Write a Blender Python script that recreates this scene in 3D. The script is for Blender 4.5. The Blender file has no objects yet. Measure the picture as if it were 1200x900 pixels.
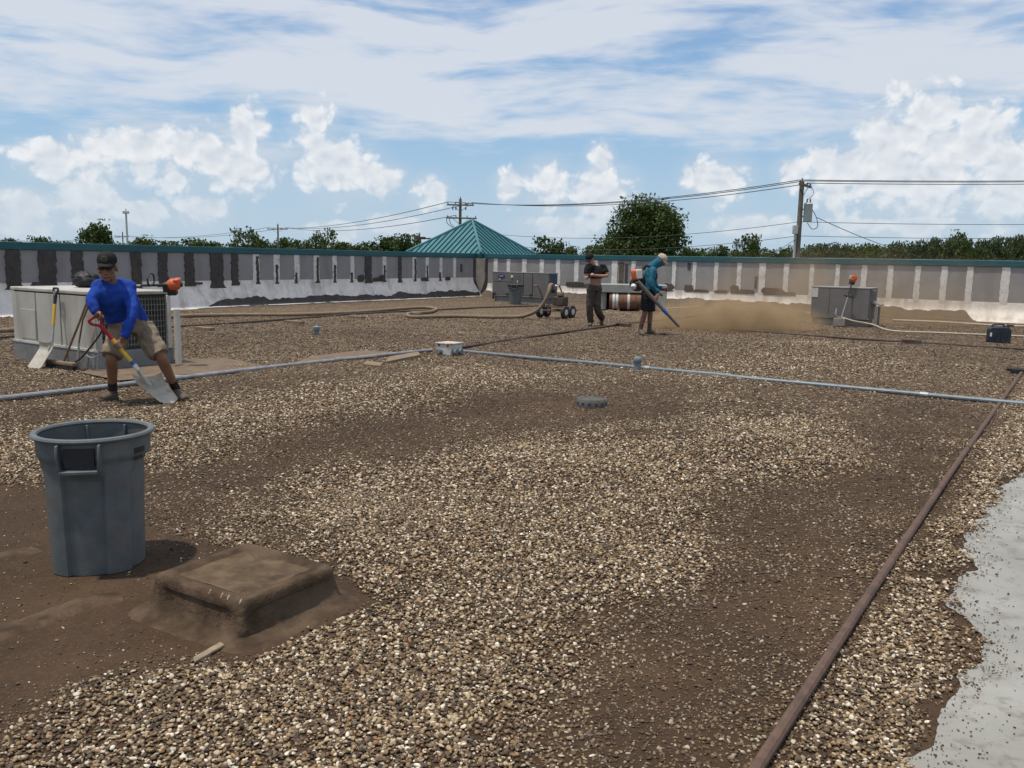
import bpy, bmesh, math, random
import numpy as np
from mathutils import Vector, Matrix, Quaternion
R = math.radians
random.seed(7)
rng = np.random.default_rng(11)
scn = bpy.context.scene
COL = scn.collection

# ------------------------------------------------------------------ camera
FPX, CX, CY = 1000.0, 600.0, 450.0          # photograph is 1200 x 900
HC, PITCH, ROLL = 1.55, R(8.33), R(1.0)
cam = bpy.data.cameras.new('camera')
cam.sensor_width = 36.0
cam.lens = 36.0 * FPX / 1200.0
cam.clip_start = 0.05
cam.clip_end = 6000
camo = bpy.data.objects.new('camera', cam)
COL.objects.link(camo)
CR = Matrix.Rotation(math.pi/2 - PITCH, 3, 'X') @ Matrix.Rotation(ROLL, 3, 'Z')
camo.matrix_world = Matrix.Translation((0, 0, HC)) @ CR.to_4x4()
scn.camera = camo

def ray(px, py):
    return CR @ Vector(((px-CX)/FPX, -(py-CY)/FPX, -1.0))
def G(px, py, z=0.0):
    """point where the photo pixel meets the horizontal plane z"""
    d = ray(px, py); t = (z-HC)/d.z
    return Vector((d.x*t, d.y*t, z))
def P(px, py, Y):
    """point of the photo pixel at distance Y ahead"""
    d = ray(px, py); t = Y/d.y
    return Vector((d.x*t, Y, HC+d.z*t))

# ------------------------------------------------------------------ light
SUN_EL, SUN_AZ = R(75), R(-112)               # azimuth from straight ahead, negative = left
sunv = Vector((math.sin(SUN_AZ)*math.cos(SUN_EL), math.cos(SUN_AZ)*math.cos(SUN_EL), math.sin(SUN_EL)))
sl = bpy.data.lights.new('sun', 'SUN')
sl.energy = 3.9
sl.angle = R(2.0)
sl.color = (1.0, 0.93, 0.81)
so = bpy.data.objects.new('sun', sl)
COL.objects.link(so)
so.rotation_euler = (-sunv).to_track_quat('-Z', 'Y').to_euler()
so.location = sunv*50

scn.view_settings.view_transform = 'Standard'
scn.view_settings.look = 'None'
scn.view_settings.exposure = 0.0
scn.view_settings.gamma = 1.0
scn.view_settings.use_curve_mapping = False

# ------------------------------------------------------------------ node helper
class NT:
    def __init__(s, tree):
        s.t = tree; s.n = tree.nodes; s.l = tree.links
    def node(s, typ, **kw):
        n = s.n.new(typ)
        for k, v in kw.items(): setattr(n, k, v)
        return n
    def put(s, sock, v):
        if v is None: return
        if isinstance(v, bpy.types.NodeSocket): s.l.new(v, sock)
        else: sock.default_value = v
    def math(s, op, a, b=None, c=None, clamp=False):
        n = s.node('ShaderNodeMath', operation=op, use_clamp=clamp)
        s.put(n.inputs[0], a); s.put(n.inputs[1], b); s.put(n.inputs[2], c)
        return n.outputs[0]
    def vmath(s, op, a, b=None):
        n = s.node('ShaderNodeVectorMath', operation=op)
        s.put(n.inputs[0], a); s.put(n.inputs[1], b)
        return n.outputs['Value'] if op in ('LENGTH', 'DOT_PRODUCT', 'DISTANCE') else n.outputs['Vector']
    def mix(s, f, a, b, blend='MIX'):
        n = s.node('ShaderNodeMix', data_type='RGBA', blend_type=blend)
        s.put(n.inputs['Factor'], f)
        def c4(v): return (*v, 1.0) if isinstance(v, (tuple, list)) and len(v) == 3 else v
        s.put(n.inputs[6], c4(a)); s.put(n.inputs[7], c4(b))
        return n.outputs[2]
    def noise(s, vec, scale, detail=4, rough=0.55, dist=0.0, w=None):
        n = s.node('ShaderNodeTexNoise')
        if w is not None:
            n.noise_dimensions = '4D'; n.inputs['W'].default_value = w
        s.put(n.inputs['Vector'], vec); n.inputs['Scale'].default_value = scale
        n.inputs['Detail'].default_value = detail; n.inputs['Roughness'].default_value = rough
        n.inputs['Distortion'].default_value = dist
        return n.outputs['Fac']
    def noise2(s, vec, scale, detail=4, rough=0.55, dist=0.0, off=0.0):
        o = s.noise(vec, scale, detail, rough, dist); o.node.noise_dimensions = '2D'
        if off: s.put(o.node.inputs['Vector'], s.vmath('ADD', vec, (off, off*.37, 0)))
        return o
    def ramp(s, f, lo, hi, a=0.0, b=1.0):
        n = s.node('ShaderNodeMapRange', interpolation_type='SMOOTHSTEP')
        s.put(n.inputs[0], f)
        for i, v in enumerate((lo, hi, a, b)): s.put(n.inputs[i+1], v)
        return n.outputs[0]
    def cramp(s, f, stops):
        n = s.node('ShaderNodeValToRGB')
        el = n.color_ramp.elements
        while len(el) < len(stops): el.new(0.5)
        for e, (p, c) in zip(el, stops):
            e.position = p; e.color = (*c, 1.0)
        s.put(n.inputs[0], f)
        return n.outputs[0]

# ------------------------------------------------------------------ sky
world = bpy.data.worlds.new('World'); scn.world = world
world.use_nodes = True
w = NT(world.node_tree); w.n.clear()
SKY = 0.1
sky = w.node('ShaderNodeTexSky', sky_type='NISHITA')
sky.sun_disc = False; sky.sun_elevation = SUN_EL; sky.sun_rotation = SUN_AZ
sky.air_density = 1.0; sky.dust_density = 1.2; sky.ozone_density = 1.2; sky.altitude = 100
tc = w.node('ShaderNodeTexCoord')
dirv = w.vmath('NORMALIZE', tc.outputs['Generated'])
sx = w.node('ShaderNodeSeparateXYZ'); w.put(sx.inputs[0], dirv)
az = w.math('ARCTAN2', sx.outputs['X'], sx.outputs['Y'])
el = w.math('ARCSINE', sx.outputs['Z'])
cb = w.node('ShaderNodeCombineXYZ'); w.put(cb.inputs[0], az); w.put(cb.inputs[1], el)
ae = cb.outputs[0]
def stretch(vec, s_): return w.vmath('MULTIPLY', vec, s_)
# high veil of cirrus, streaked almost level
warp = w.noise2(stretch(ae, (3.0, 9.0, 0)), 1.0, 2, 0.5)
ci = w.vmath('ADD', stretch(ae, (2.2, 13.0, 0)), None)
nci = ci.node
wv = w.node('ShaderNodeCombineXYZ'); w.put(wv.inputs[1], w.math('MULTIPLY', warp, 0.8)); w.put(nci.inputs[1], wv.outputs[0])
c1 = w.noise2(ci, 1.6, 5, 0.56, 0.1, off=3.1)
c2 = w.noise2(stretch(ae, (9.0, 46.0, 0)), 1.0, 3, 0.6, 0.2, off=1.7)
veil = w.math('ADD', c1, w.math('MULTIPLY', w.math('SUBTRACT', c2, 0.5), 0.28))
high = w.ramp(el, 0.09, 0.17)
veilm = w.ramp(veil, w.math('SUBTRACT', 0.56, w.math('MULTIPLY', high, 0.28)), w.math('SUBTRACT', 0.78, w.math('MULTIPLY', high, 0.20)))
veilm = w.math('MULTIPLY', veilm, w.ramp(el, 0.05, 0.15, 0.20, 0.88))
# cumulus: heaps placed by direction, broken up by noise; more of them all round
def ang(px, py):
    d = ray(px, py).normalized()
    return math.atan2(d.x, d.y), math.asin(d.z)
heaps = [(60,182,44,18),(120,176,44,26),(165,166,32,28),(215,172,46,32),(250,174,40,30),(289,152,26,40),(285,190,56,20),
         (370,152,30,42),(392,186,58,30),(430,204,50,18),(28,240,50,22),(105,228,42,22),(150,246,56,14),(232,242,36,16),
         (502,222,26,20),(703,186,20,22),(596,212,22,16),(640,210,34,28),(705,215,46,26),(842,204,44,24),(935,198,30,16),
         (985,192,58,28),(1032,168,46,44),(1085,150,58,50),(1140,158,48,46),(1178,192,52,44),(1070,200,120,36),
         (985,244,10,10),(1168,240,22,13),(660,262,60,12),(880,262,60,12),(1010,262,50,10),(1080,262,60,10),(470,262,46,14),(400,268,40,10),(120,262,50,9)]
def billow(off, sc, det):
    v = w.vmath('ADD', stretch(ae, (1.0, 1.15, 0)), off)
    vo = w.node('ShaderNodeTexVoronoi', feature='F1', voronoi_dimensions='2D'); w.put(vo.inputs['Vector'], w.vmath('ADD', v, wob)); vo.inputs['Scale'].default_value = sc
    vo.inputs['Detail'].default_value = det; vo.inputs['Roughness'].default_value = .55; vo.normalize = True
    return w.math('SUBTRACT', 1.0, vo.outputs['Distance'])
wn = w.node('ShaderNodeTexNoise', noise_dimensions='2D'); w.put(wn.inputs['Vector'], ae); wn.inputs['Scale'].default_value = 22.0; wn.inputs['Detail'].default_value = 3
wob = w.vmath('MULTIPLY', w.vmath('SUBTRACT', wn.outputs['Color'], (.5, .5, .5)), (.030, .022, 0))
n_a = billow((0, 0, 0), 40.0, 2.0); n_b = billow((0.004, -0.009, 0), 40.0, 1.0)
field = None
for (hx, hy, hw, hh) in heaps:
    a0, e0 = ang(hx, hy)
    q = w.vmath('MULTIPLY', w.vmath('SUBTRACT', ae, (a0, e0, 0)), (1090.0/hw, 1090.0/hh, 0))
    q = w.vmath('MAXIMUM', q, w.vmath('MULTIPLY', q, (-1.0, -0.55, 0)))   # flat-bottomed: falls off slowly below
    f = w.math('SUBTRACT', 1.0, w.vmath('LENGTH', q))
    field = f if field is None else w.math('MAXIMUM', field, f)
# heaps beyond the frame, the same kind of cloud all round the horizon
gen = w.noise2(stretch(ae, (1.0, 2.4, 0)), 5.0, 2, 0.5, 0.0, off=9.0)
gen = w.math('MULTIPLY', w.ramp(gen, 0.5, 0.72, -0.5, 0.55), 1.0)
gen = w.math('SUBTRACT', gen, w.ramp(el, 0.10, 0.26, 0.0, 1.2))
gen = w.math('SUBTRACT', gen, w.ramp(w.math('ABSOLUTE', az), 0.66, 0.56, 0.0, 1.0))
field = w.math('MAXIMUM', field, gen)
wisp = w.noise2(ae, 24.0, 5, 0.6, 0.2)
dens = w.math('ADD', field, w.math('ADD', w.math('MULTIPLY', w.math('SUBTRACT', n_a, 0.66), 1.5), w.math('MULTIPLY', w.math('SUBTRACT', wisp, 0.52), 1.5)))
cum = w.ramp(dens, 0.03, 0.56)
lit = w.math('ADD', 0.62, w.math('MULTIPLY', w.math('SUBTRACT', n_a, n_b), 1.6), clamp=True)
lit = w.math('MULTIPLY', lit, w.ramp(dens, 1.5, 0.2, 0.62, 1.25), clamp=True)
cumcol = w.mix(lit, (5.9, 6.4, 7.2), (9.0, 9.1, 9.2))
# low haze whitens the horizon
hz = w.ramp(el, 0.16, 0.0, 0.0, 0.62)
base = w.mix(hz, w.mix(0.72, sky.outputs[0], w.mix(w.ramp(el, .12, .30), (3.3, 5.6, 8.2), (2.5, 4.4, 7.4))), (5.6, 6.7, 7.5))
col = w.mix(veilm, base, (7.0, 7.4, 8.1))
soft = w.math('MULTIPLY', w.ramp(field, -0.5, 0.5), 0.45)
col = w.mix(soft, col, (5.9, 6.6, 7.4))
col = w.mix(w.math('MULTIPLY', cum, w.ramp(el, 0.01, 0.10, 0.24, 0.86)), col, cumcol)
bg = w.node('ShaderNodeBackground'); w.put(bg.inputs[0], col); bg.inputs[1].default_value = SKY
wo = w.node('ShaderNodeOutputWorld'); w.l.new(bg.outputs[0], wo.inputs[0])

# ------------------------------------------------------------------ materials
MATS = {}
def mat(name, base, rough=0.7, metal=0.0, var=0.15, scale=8.0, bump=0.0, bscale=60.0, dirt=None, dirt_amt=0.0, dscale=3.0, spec=0.4, streak=False):
    """plain procedural paint: base colour with noise, dirt blotches and fine relief"""
    if name in MATS: return MATS[name]
    m = bpy.data.materials.new(name); m.use_nodes = True
    t = NT(m.node_tree); b = t.n['Principled BSDF']
    co = t.node('ShaderNodeTexCoord').outputs['Object']
    n1 = t.noise(co, scale, 5, 0.6)
    lo = tuple(c*(1-var) for c in base); hi = tuple(min(1, c*(1+var)) for c in base)
    c = t.mix(t.ramp(n1, 0.3, 0.7), lo, hi)
    if dirt:
        v = stretch_vec(t, co, (1, 1, 0.18)) if streak else co
        n2 = t.noise(v, dscale, 6, 0.65, 0.3)
        c = t.mix(t.math('MULTIPLY', t.ramp(n2, 0.45, 0.7), dirt_amt), c, dirt)
    t.put(b.inputs['Base Color'], c)
    t.put(b.inputs['Roughness'], t.ramp(n1, 0.2, 0.8, max(0, rough-0.08), min(1, rough+0.08)))
    b.inputs['Metallic'].default_value = metal
    b.inputs['Specular IOR Level'].default_value = spec
    if bump > 0:
        bn = t.node('ShaderNodeBump'); bn.inputs['Strength'].default_value = bump; bn.inputs['Distance'].default_value = 0.01
        t.put(bn.inputs['Height'], t.noise(co, bscale, 5, 0.6)); t.l.new(bn.outputs[0], b.inputs['Normal'])
    MATS[name] = m
    return m
def stretch_vec(t, v, s_): return t.vmath('MULTIPLY', v, s_)

# ------------------------------------------------------------------ mesh helper
def frame_from(d, side=None):
    d = d.normalized()
    s_ = side if side is not None else (Vector((0, 0, 1)) if abs(d.z) < 0.9 else Vector((1, 0, 0)))
    a = (s_ - d*s_.dot(d))
    if a.length < 1e-6: a = d.orthogonal()
    a.normalize()
    return a, d.cross(a).normalized()

class MB:
    def __init__(s): s.v = []; s.f = []
    def add(s, vs, fs):
        o = len(s.v); s.v += [Vector(x) for x in vs]; s.f += [[i+o for i in f] for f in fs]; return s
    def box(s, c, size, ax=None, ay=None, az_=None):
        """box centred at c; ax, ay, az_ unit axes"""
        ax = Vector(ax or (1, 0, 0)); ay = Vector(ay or (0, 1, 0)); az_ = Vector(az_) if az_ else ax.cross(ay)
        c = Vector(c); hx, hy, hz_ = (q/2 for q in size)
        vs = [c + ax*hx*i + ay*hy*j + az_*hz_*k for k in (-1, 1) for j in (-1, 1) for i in (-1, 1)]
        return s.add(vs, [[0,2,3,1],[4,5,7,6],[0,1,5,4],[2,6,7,3],[0,4,6,2],[1,3,7,5]])
    def tube(s, pts, rad, n=10, side=None, caps=True, closed=False):
        pts = [Vector(p) for p in pts]; N = len(pts)
        if not isinstance(rad, (list, tuple)) : rad = [rad]*N
        vs = []; prev = None
        for i, p in enumerate(pts):
            if closed: d = pts[(i+1) % N]-pts[i-1]
            else: d = pts[min(i+1, N-1)]-pts[max(i-1, 0)]
            if d.length < 1e-9: d = Vector((0, 0, 1))
            a, b = frame_from(d, side if side is not None else prev)
            if side is None: prev = a
            r = rad[i]; ra, rb = r if isinstance(r, (tuple, list)) else (r, r)
            for k in range(n):
                th = 2*math.pi*k/n
                vs.append(p + a*math.cos(th)*ra + b*math.sin(th)*rb)
        fs = []
        for i in range(N if closed else N-1):
            j = (i+1) % N
            for k in range(n):
                fs.append([i*n+k, i*n+(k+1) % n, j*n+(k+1) % n, j*n+k])
        if caps and not closed:
            fs.append([k for k in range(n)][::-1]); fs.append([(N-1)*n+k for k in range(n)])
        return s.add(vs, fs)
    def lathe(s, prof, c=(0, 0, 0), n=24, axis=None, capb=False, capt=False):
        c = Vector(c); axis = Vector(axis or (0, 0, 1)).normalized(); a, b = frame_from(axis, None)
        vs = []
        for (r, z) in prof:
            for k in range(n):
                th = 2*math.pi*k/n
                vs.append(c + axis*z + (a*math.cos(th) + b*math.sin(th))*r)
        fs = []
        for i in range(len(prof)-1):
            for k in range(n): fs.append([i*n+k, i*n+(k+1) % n, (i+1)*n+(k+1) % n, (i+1)*n+k])
        if capb: fs.append(list(range(n))[::-1])
        if capt: fs.append([(len(prof)-1)*n+k for k in range(n)])
        return s.add(vs, fs)
    def ell(s, c, r, ax=None, ay=None, n=14, m=9):
        c = Vector(c); ax = Vector(ax or (1, 0, 0)).normalized(); ay = Vector(ay or (0, 1, 0)); ay = (ay-ax*ay.dot(ax)).normalized(); az_ = ax.cross(ay)
        vs = [c+az_*r[2]]; fs = []
        for i in range(1, m):
            ph = math.pi*i/m
            for k in range(n):
                th = 2*math.pi*k/n
                vs.append(c + ax*r[0]*math.sin(ph)*math.cos(th) + ay*r[1]*math.sin(ph)*math.sin(th) + az_*r[2]*math.cos(ph))
        vs.append(c-az_*r[2]); L = len(vs)-1
        for k in range(n):
            fs.append([0, 1+k, 1+(k+1) % n]); fs.append([L, L-n+(k+1) % n, L-n+k])
        for i in range(m-2):
            for k in range(n): fs.append([1+i*n+k, 1+(i+1)*n+k, 1+(i+1)*n+(k+1) % n, 1+i*n+(k+1) % n])
        return s.add(vs, fs)
    def prism(s, poly, off):
        """polygon (list of points) extruded by vector off"""
        n = len(poly); off = Vector(off); poly = [Vector(p) for p in poly]
        return s.add(poly + [p+off for p in poly], [list(range(n))[::-1], [n+i for i in range(n)]] + [[i, (i+1) % n, n+(i+1) % n, n+i] for i in range(n)])
    def mesh(s, name, o=Vector((0, 0, 0)), smooth=35):
        me = bpy.data.meshes.new(name)
        me.from_pydata([tuple(v-o) for v in s.v], [], s.f)
        bm = bmesh.new(); bm.from_mesh(me); bmesh.ops.recalc_face_normals(bm, faces=bm.faces); bm.to_mesh(me); bm.free()
        if smooth:
            me.shade_smooth(); me.set_sharp_from_angle(angle=R(smooth))
        return me
    def build(s, name, m, parent=None, bevel=0.0, smooth=35, seg=2):
        o = root_loc(parent) if parent else Vector((0, 0, 0))
        me = s.mesh(name, o, smooth); me.materials.append(m)
        ob = bpy.data.objects.new(name, me); COL.objects.link(ob)
        if parent: ob.parent = parent
        if bevel > 0:
            bv = ob.modifiers.new('bevel', 'BEVEL'); bv.width = bevel; bv.segments = seg; bv.limit_method = 'ANGLE'; bv.angle_limit = R(40)
        return ob
def root_loc(o):
    while o.parent: o = o.parent
    return o.location.copy()
def tag(o, label, cat=None, group=None, kind=None):
    o['label'] = label
    if cat: o['category'] = cat
    if group: o['group'] = group
    if kind: o['kind'] = kind
    return o
def thing(name, label, cat, loc, group=None):
    o = bpy.data.objects.new(name, None); COL.objects.link(o)
    o.location = Vector(loc); o.empty_display_size = 0.2
    return tag(o, label, cat, group)
def single(mb, name, m, label, cat, loc, group=None, **kw):
    """a thing that is one mesh, its origin at its base"""
    loc = Vector(loc); me = mb.mesh(name, loc, kw.pop('smooth', 35)); me.materials.append(m)
    ob = bpy.data.objects.new(name, me); COL.objects.link(ob); ob.location = loc
    b = kw.pop('bevel', 0)
    if b:
        bv = ob.modifiers.new('bevel', 'BEVEL'); bv.width = b; bv.segments = 2; bv.limit_method = 'ANGLE'; bv.angle_limit = R(40)
    return tag(ob, label, cat, group)
def smooth_path(pts, sub=8):
    """Catmull-Rom through pts"""
    pts = [Vector(p) for p in pts]; out = []
    for i in range(len(pts)-1):
        p0 = pts[max(i-1, 0)]; p1 = pts[i]; p2 = pts[i+1]; p3 = pts[min(i+2, len(pts)-1)]
        for k in range(sub):
            t = k/sub
            out.append(0.5*((2*p1)+(p2-p0)*t+(2*p0-5*p1+4*p2-p3)*t*t+(3*p1-p0-3*p2+p3)*t**3))
    out.append(pts[-1]); return out

# ------------------------------------------------------------------ numpy noise
def vnoise(x, y, seed=0):
    xi = np.floor(x).astype(np.int64); yi = np.floor(y).astype(np.int64)
    fx = x-xi; fy = y-yi; fx = fx*fx*(3-2*fx); fy = fy*fy*(3-2*fy)
    def h(a, b):
        k = (a*374761393 + b*668265263 + seed*1442695041) & 0xffffffff
        k = ((k ^ (k >> 13))*1274126177) & 0xffffffff
        return ((k ^ (k >> 16)) & 0xffff)/65535.0
    return (h(xi, yi)*(1-fx)+h(xi+1, yi)*fx)*(1-fy)+(h(xi, yi+1)*(1-fx)+h(xi+1, yi+1)*fx)*fy
def fbm(x, y, seed=0, o=4):
    s_ = 0; a = 0.5; t = 0
    for i in range(o):
        s_ = s_+a*vnoise(x*2**i, y*2**i, seed+i*17); t += a; a *= 0.55
    return s_/t
def sd_poly(px, py, poly):
    """signed distance, positive inside"""
    d = np.full(px.shape, 1e9); inside = np.zeros(px.shape, bool); n = len(poly)
    for i in range(n):
        ax, ay = poly[i]; bx, by = poly[(i+1) % n]
        ex, ey = bx-ax, by-ay; wx, wy = px-ax, py-ay
        t = np.clip((wx*ex+wy*ey)/(ex*ex+ey*ey+1e-12), 0, 1)
        d = np.minimum(d, (wx-ex*t)**2+(wy-ey*t)**2)
        c = ((ay <= py) & (by > py)) | ((by <= py) & (ay > py))
        xs = ax+(py-ay)/(by-ay if abs(by-ay) > 1e-12 else 1e-12)*ex
        inside ^= c & (px < xs)
    d = np.sqrt(d); return np.where(inside, d, -d)
def sstep(a, b, x):
    t = np.clip((x-a)/(b-a), 0, 1); return t*t*(3-2*t)
def gpoly(pts): return [tuple(G(*p).xy) for p in pts]

# ------------------------------------------------------------------ the building's axes (from the wall joints)
PH = R(55.0)
U = Vector((math.cos(PH), math.sin(PH), 0)); V = Vector((math.sin(PH), -math.cos(PH), 0)); Z = Vector((0, 0, 1))
CORNER = Vector((-1.42, 35.4, 0))
LOW = -5.6                                    # ground level round the building

# ------------------------------------------------------------------ roof surface
MOUNDS = [(880,430,2.2,0.075),(950,412,1.6,0.09),(470,442,2.0,0.06),(300,486,1.3,0.05),(620,560,1.6,0.05),(860,520,1.2,0.06),(400,640,0.9,0.035),
          (560,480,0.8,-0.05),(690,478,1.0,-0.05),(240,540,1.0,-0.04),(1030,640,1.0,0.03),(720,371,0.75,0.26),(700,373,0.6,0.10),(300,400,2.5,0.06),(420,395,2.0,0.05),(980,385,1.0,-0.02)]
MW = [(*G(a, b).xy, c, d) for a, b, c, d in MOUNDS]
HATCH = gpoly([(170,690),(285,650),(402,690),(262,748)])
def height(x, y):
    x = np.asarray(x, float); y = np.asarray(y, float)
    h = (fbm(x*0.55+3, y*0.55, 5, 3)-0.5)*0.07 + (fbm(x*2.1, y*2.1, 21, 3)-0.5)*0.022
    for cx, cy, r, a in MW: h = h+a*np.exp(-((x-cx)**2+(y-cy)**2)/(r*r*0.6))
    bare = sstep(-0.1, 0.35, sd_poly(x, y, BARE))
    return h*(1-0.6*bare)*(1-sstep(-0.6, -0.08, sd_poly(x, y, MEMB)))
BARE = gpoly([(-260,566),(30,572),(150,600),(215,632),(420,684),(430,715),(330,742),(265,772),(180,775),(90,806),(0,838),(-200,920),(-420,800)])
MEMB_PX = [(1060,985),(1068,905),(1080,868),(1094,832),(1122,806),(1148,774),(1142,742),(1116,716),(1113,690),(1136,664),(1130,634),(1152,606),(1170,578),(1204,548),(1330,470),(1800,520),(1900,985)]
MEMB = gpoly(MEMB_PX)
def gh(px, py):
    g = G(px, py); z = float(height(np.array([g.x]), np.array([g.y]))[0])
    g = G(px, py, z); return g
def onroof(v, dz=0.0):
    return Vector((v.x, v.y, float(height(np.array([v.x]), np.array([v.y]))[0])+dz))
COVER = [([(590,960),(640,810),(740,705),(830,645),(856,575),(960,545),(1010,485),(1100,470),(1160,478),(1055,625),(965,745),(895,870),(880,970)], 0.13, 0.25),
         ([(-100,960),(100,850),(250,785),(300,752),(440,705),(420,640),(290,575),(470,530),(640,512),(790,520),(840,556),(790,636),(695,705),(592,800),(540,960)], 1.0, 0.22),
         ([(900,960),(1010,745),(1120,580),(1200,462),(1262,375),(1330,430),(1210,538),(1130,640),(1100,690),(1110,730),(1118,790),(1075,860),(1050,960)], 1.0, 0.05),
         ([(170,562),(330,522),(480,484),(560,465),(700,448),(840,452),(800,487),(640,500),(500,520),(360,556),(200,604)], 0.16, 0.35),
         ([(-200,505),(0,500),(200,480),(400,450),(560,428),(650,440),(470,474),(330,508),(180,540),(30,568),(-200,580)], 0.95, 0.3),
         ([(790,505),(980,484),(1010,510),(880,560)], 0.95, 0.4),
         ([(760,445),(860,415),(930,395),(1010,402),(1060,430),(960,448),(840,455)], 0.9, 0.5),
         ([(0,478),(120,462),(120,440),(0,446)], 0.30, 0.4),
         ([(205,360),(560,352),(700,372),(560,395),(400,380),(205,392)], 0.40, 1.2),
         ([(800,400),(960,378),(1250,395),(1250,415),(960,395)], 0.25, 0.8)]
CW = [(gpoly(p), v, s_) for p, v, s_ in COVER]
def cover(x, y):
    wa = np.clip(y*.17, .3, 1.3); dx = (fbm(x*1.3, y*1.3, 31, 5)-0.5); dy = (fbm(x*1.3+9, y*1.3+4, 57, 5)-0.5)
    c = 0.46-.14*sstep(9, 16, y)+0.7*(fbm(x*0.7, y*0.7, 71, 4)-0.5)
    for poly, v, s_ in CW:
        k = .25 if s_ < .1 else 1.0; m = sstep(-s_*1.8, s_*1.8, sd_poly(x+dx*wa*k, y+dy*wa*k, poly)); c = c*(1-m)+v*m
    c = c+(fbm(x*2.4, y*2.4, 91, 5)-0.5)*0.95*(0.30+0.70*(1-np.abs(2*c-1)))
    ex = x+(fbm(x*3, y*3, 13, 3)-0.5)*0.35; ey = y+(fbm(x*3+5, y*3, 14, 3)-0.5)*0.35
    c = c*(1-sstep(-0.12, 0.10, sd_poly(ex, ey, BARE)))
    return np.clip(c, 0, 1)

# ground material: dried dirt, with stones packed in it where the gravel lies
def ground_mat():
    m = bpy.data.materials.new('roof_dirt_and_gravel'); m.use_nodes = True
    t = NT(m.node_tree); b = t.n['Principled BSDF']
    co = t.node('ShaderNodeTexCoord').outputs['Object']
    at = t.node('ShaderNodeAttribute', attribute_name='cov').outputs['Fac']; far = t.node('ShaderNodeAttribute', attribute_name='packed').outputs['Fac']
    n1 = t.noise(co, 0.9, 6, 0.6, 0.4); n2 = t.noise(co, 7.0, 6, 0.65); n3 = t.noise(co, 55.0, 4, 0.6)
    dirt = t.cramp(n1, [(0.30, (0.032, 0.019, 0.011)), (0.5, (0.054, 0.032, 0.0185)), (0.70, (0.084, 0.052, 0.029))])
    dirt = t.mix(t.ramp(n2, 0.3, 0.75, 0, 0.55), dirt, (0.037, 0.022, 0.013))
    dirt = t.mix(t.ramp(n3, 0.45, 0.8, 0, 0.5), dirt, (0.112, 0.073, 0.042))
    vo = t.node('ShaderNodeTexVoronoi'); t.put(vo.inputs['Vector'], co); vo.inputs['Scale'].default_value = 46.0
    v2 = t.node('ShaderNodeTexVoronoi'); t.put(v2.inputs['Vector'], co); v2.inputs['Scale'].default_value = 17.0
    sc = t.node('ShaderNodeSeparateColor'); t.put(sc.inputs[0], vo.outputs['Color'])
    s2 = t.node('ShaderNodeSeparateColor'); t.put(s2.inputs[0], v2.outputs['Color'])
    stone = t.cramp(sc.outputs[0], [(0.0, (0.045, 0.032, 0.022)), (0.3, (0.11, 0.077, 0.050)), (0.6, (0.20, 0.145, 0.094)), (0.85, (0.33, 0.25, 0.165)), (1.0, (0.55, 0.48, 0.38))])
    stone = t.mix(t.math('MULTIPLY', s2.outputs[1], 0.55), stone, (0.15, 0.107, 0.070))
    pick = t.math('MULTIPLY', t.math('LESS_THAN', sc.outputs[1], t.math('ADD', 0.30, t.math('MULTIPLY', at, 0.7))), far)
    c = t.mix(t.math('MULTIPLY', pick, 0.85), dirt, stone)
    t.put(b.inputs['Base Color'], c); b.inputs['Roughness'].default_value = 0.93; b.inputs['Specular IOR Level'].default_value = 0.2
    hgt = t.math('ADD', t.math('MULTIPLY', pick, t.math('SUBTRACT', 0.6, vo.outputs['Distance'])), t.math('ADD', t.math('MULTIPLY', n3, 0.8), t.math('MULTIPLY', n2, 1.6)))
    bn = t.node('ShaderNodeBump'); bn.inputs['Strength'].default_value = 0.75; bn.inputs['Distance'].default_value = 0.012
    t.put(bn.inputs['Height'], hgt); t.l.new(bn.outputs[0], b.inputs['Normal'])
    return m
def axis_coords(lo, hi, fine=0.06, grow=0.045):
    def half(L):
        a = [0.0]
        while a[-1] < L: a.append(a[-1]+fine+max(0, a[-1]-6)*grow)
        a[-1] = L; return a
    return np.array([-q for q in half(-lo)[:0:-1]]+half(hi))
cu, cv = CORNER.dot(U), CORNER.dot(V)         # corner in the building's axes, camera at 0,0
ua = axis_coords(-22.0, cu-0.02); va = axis_coords(cv+0.02, 30.0)
UU, VV = np.meshgrid(ua, va, indexing='ij')
XX = UU*U.x+VV*V.x; YY = UU*U.y+VV*V.y
edge = np.minimum(sstep(0, 1.2, cu-UU), sstep(0, 1.2, VV-cv))
HH = height(XX, YY)*edge
nu, nv = UU.shape
verts = np.stack([XX, YY, HH], -1).reshape(-1, 3)
ii = np.arange(nu*nv).reshape(nu, nv)
quads = np.stack([ii[:-1, :-1], ii[1:, :-1], ii[1:, 1:], ii[:-1, 1:]], -1).reshape(-1, 4)
me = bpy.data.meshes.new('roof'); me.from_pydata(verts.tolist(), [], quads.tolist())
if me.polygons[0].normal.z < 0: me.flip_normals()
me.shade_smooth()
at = me.attributes.new('cov', 'FLOAT', 'POINT'); at.data.foreach_set('value', cover(XX.ravel(), YY.ravel()).astype(np.float32))
at = me.attributes.new('packed', 'FLOAT', 'POINT'); at.data.foreach_set('value', sstep(8.0, 13.0, np.hypot(XX, YY)).ravel().astype(np.float32))
me.materials.append(ground_mat())
roof = bpy.data.objects.new('roof', me); COL.objects.link(roof); tag(roof, 'brown dirt and gravel covered flat roof', kind='structure')
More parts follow.
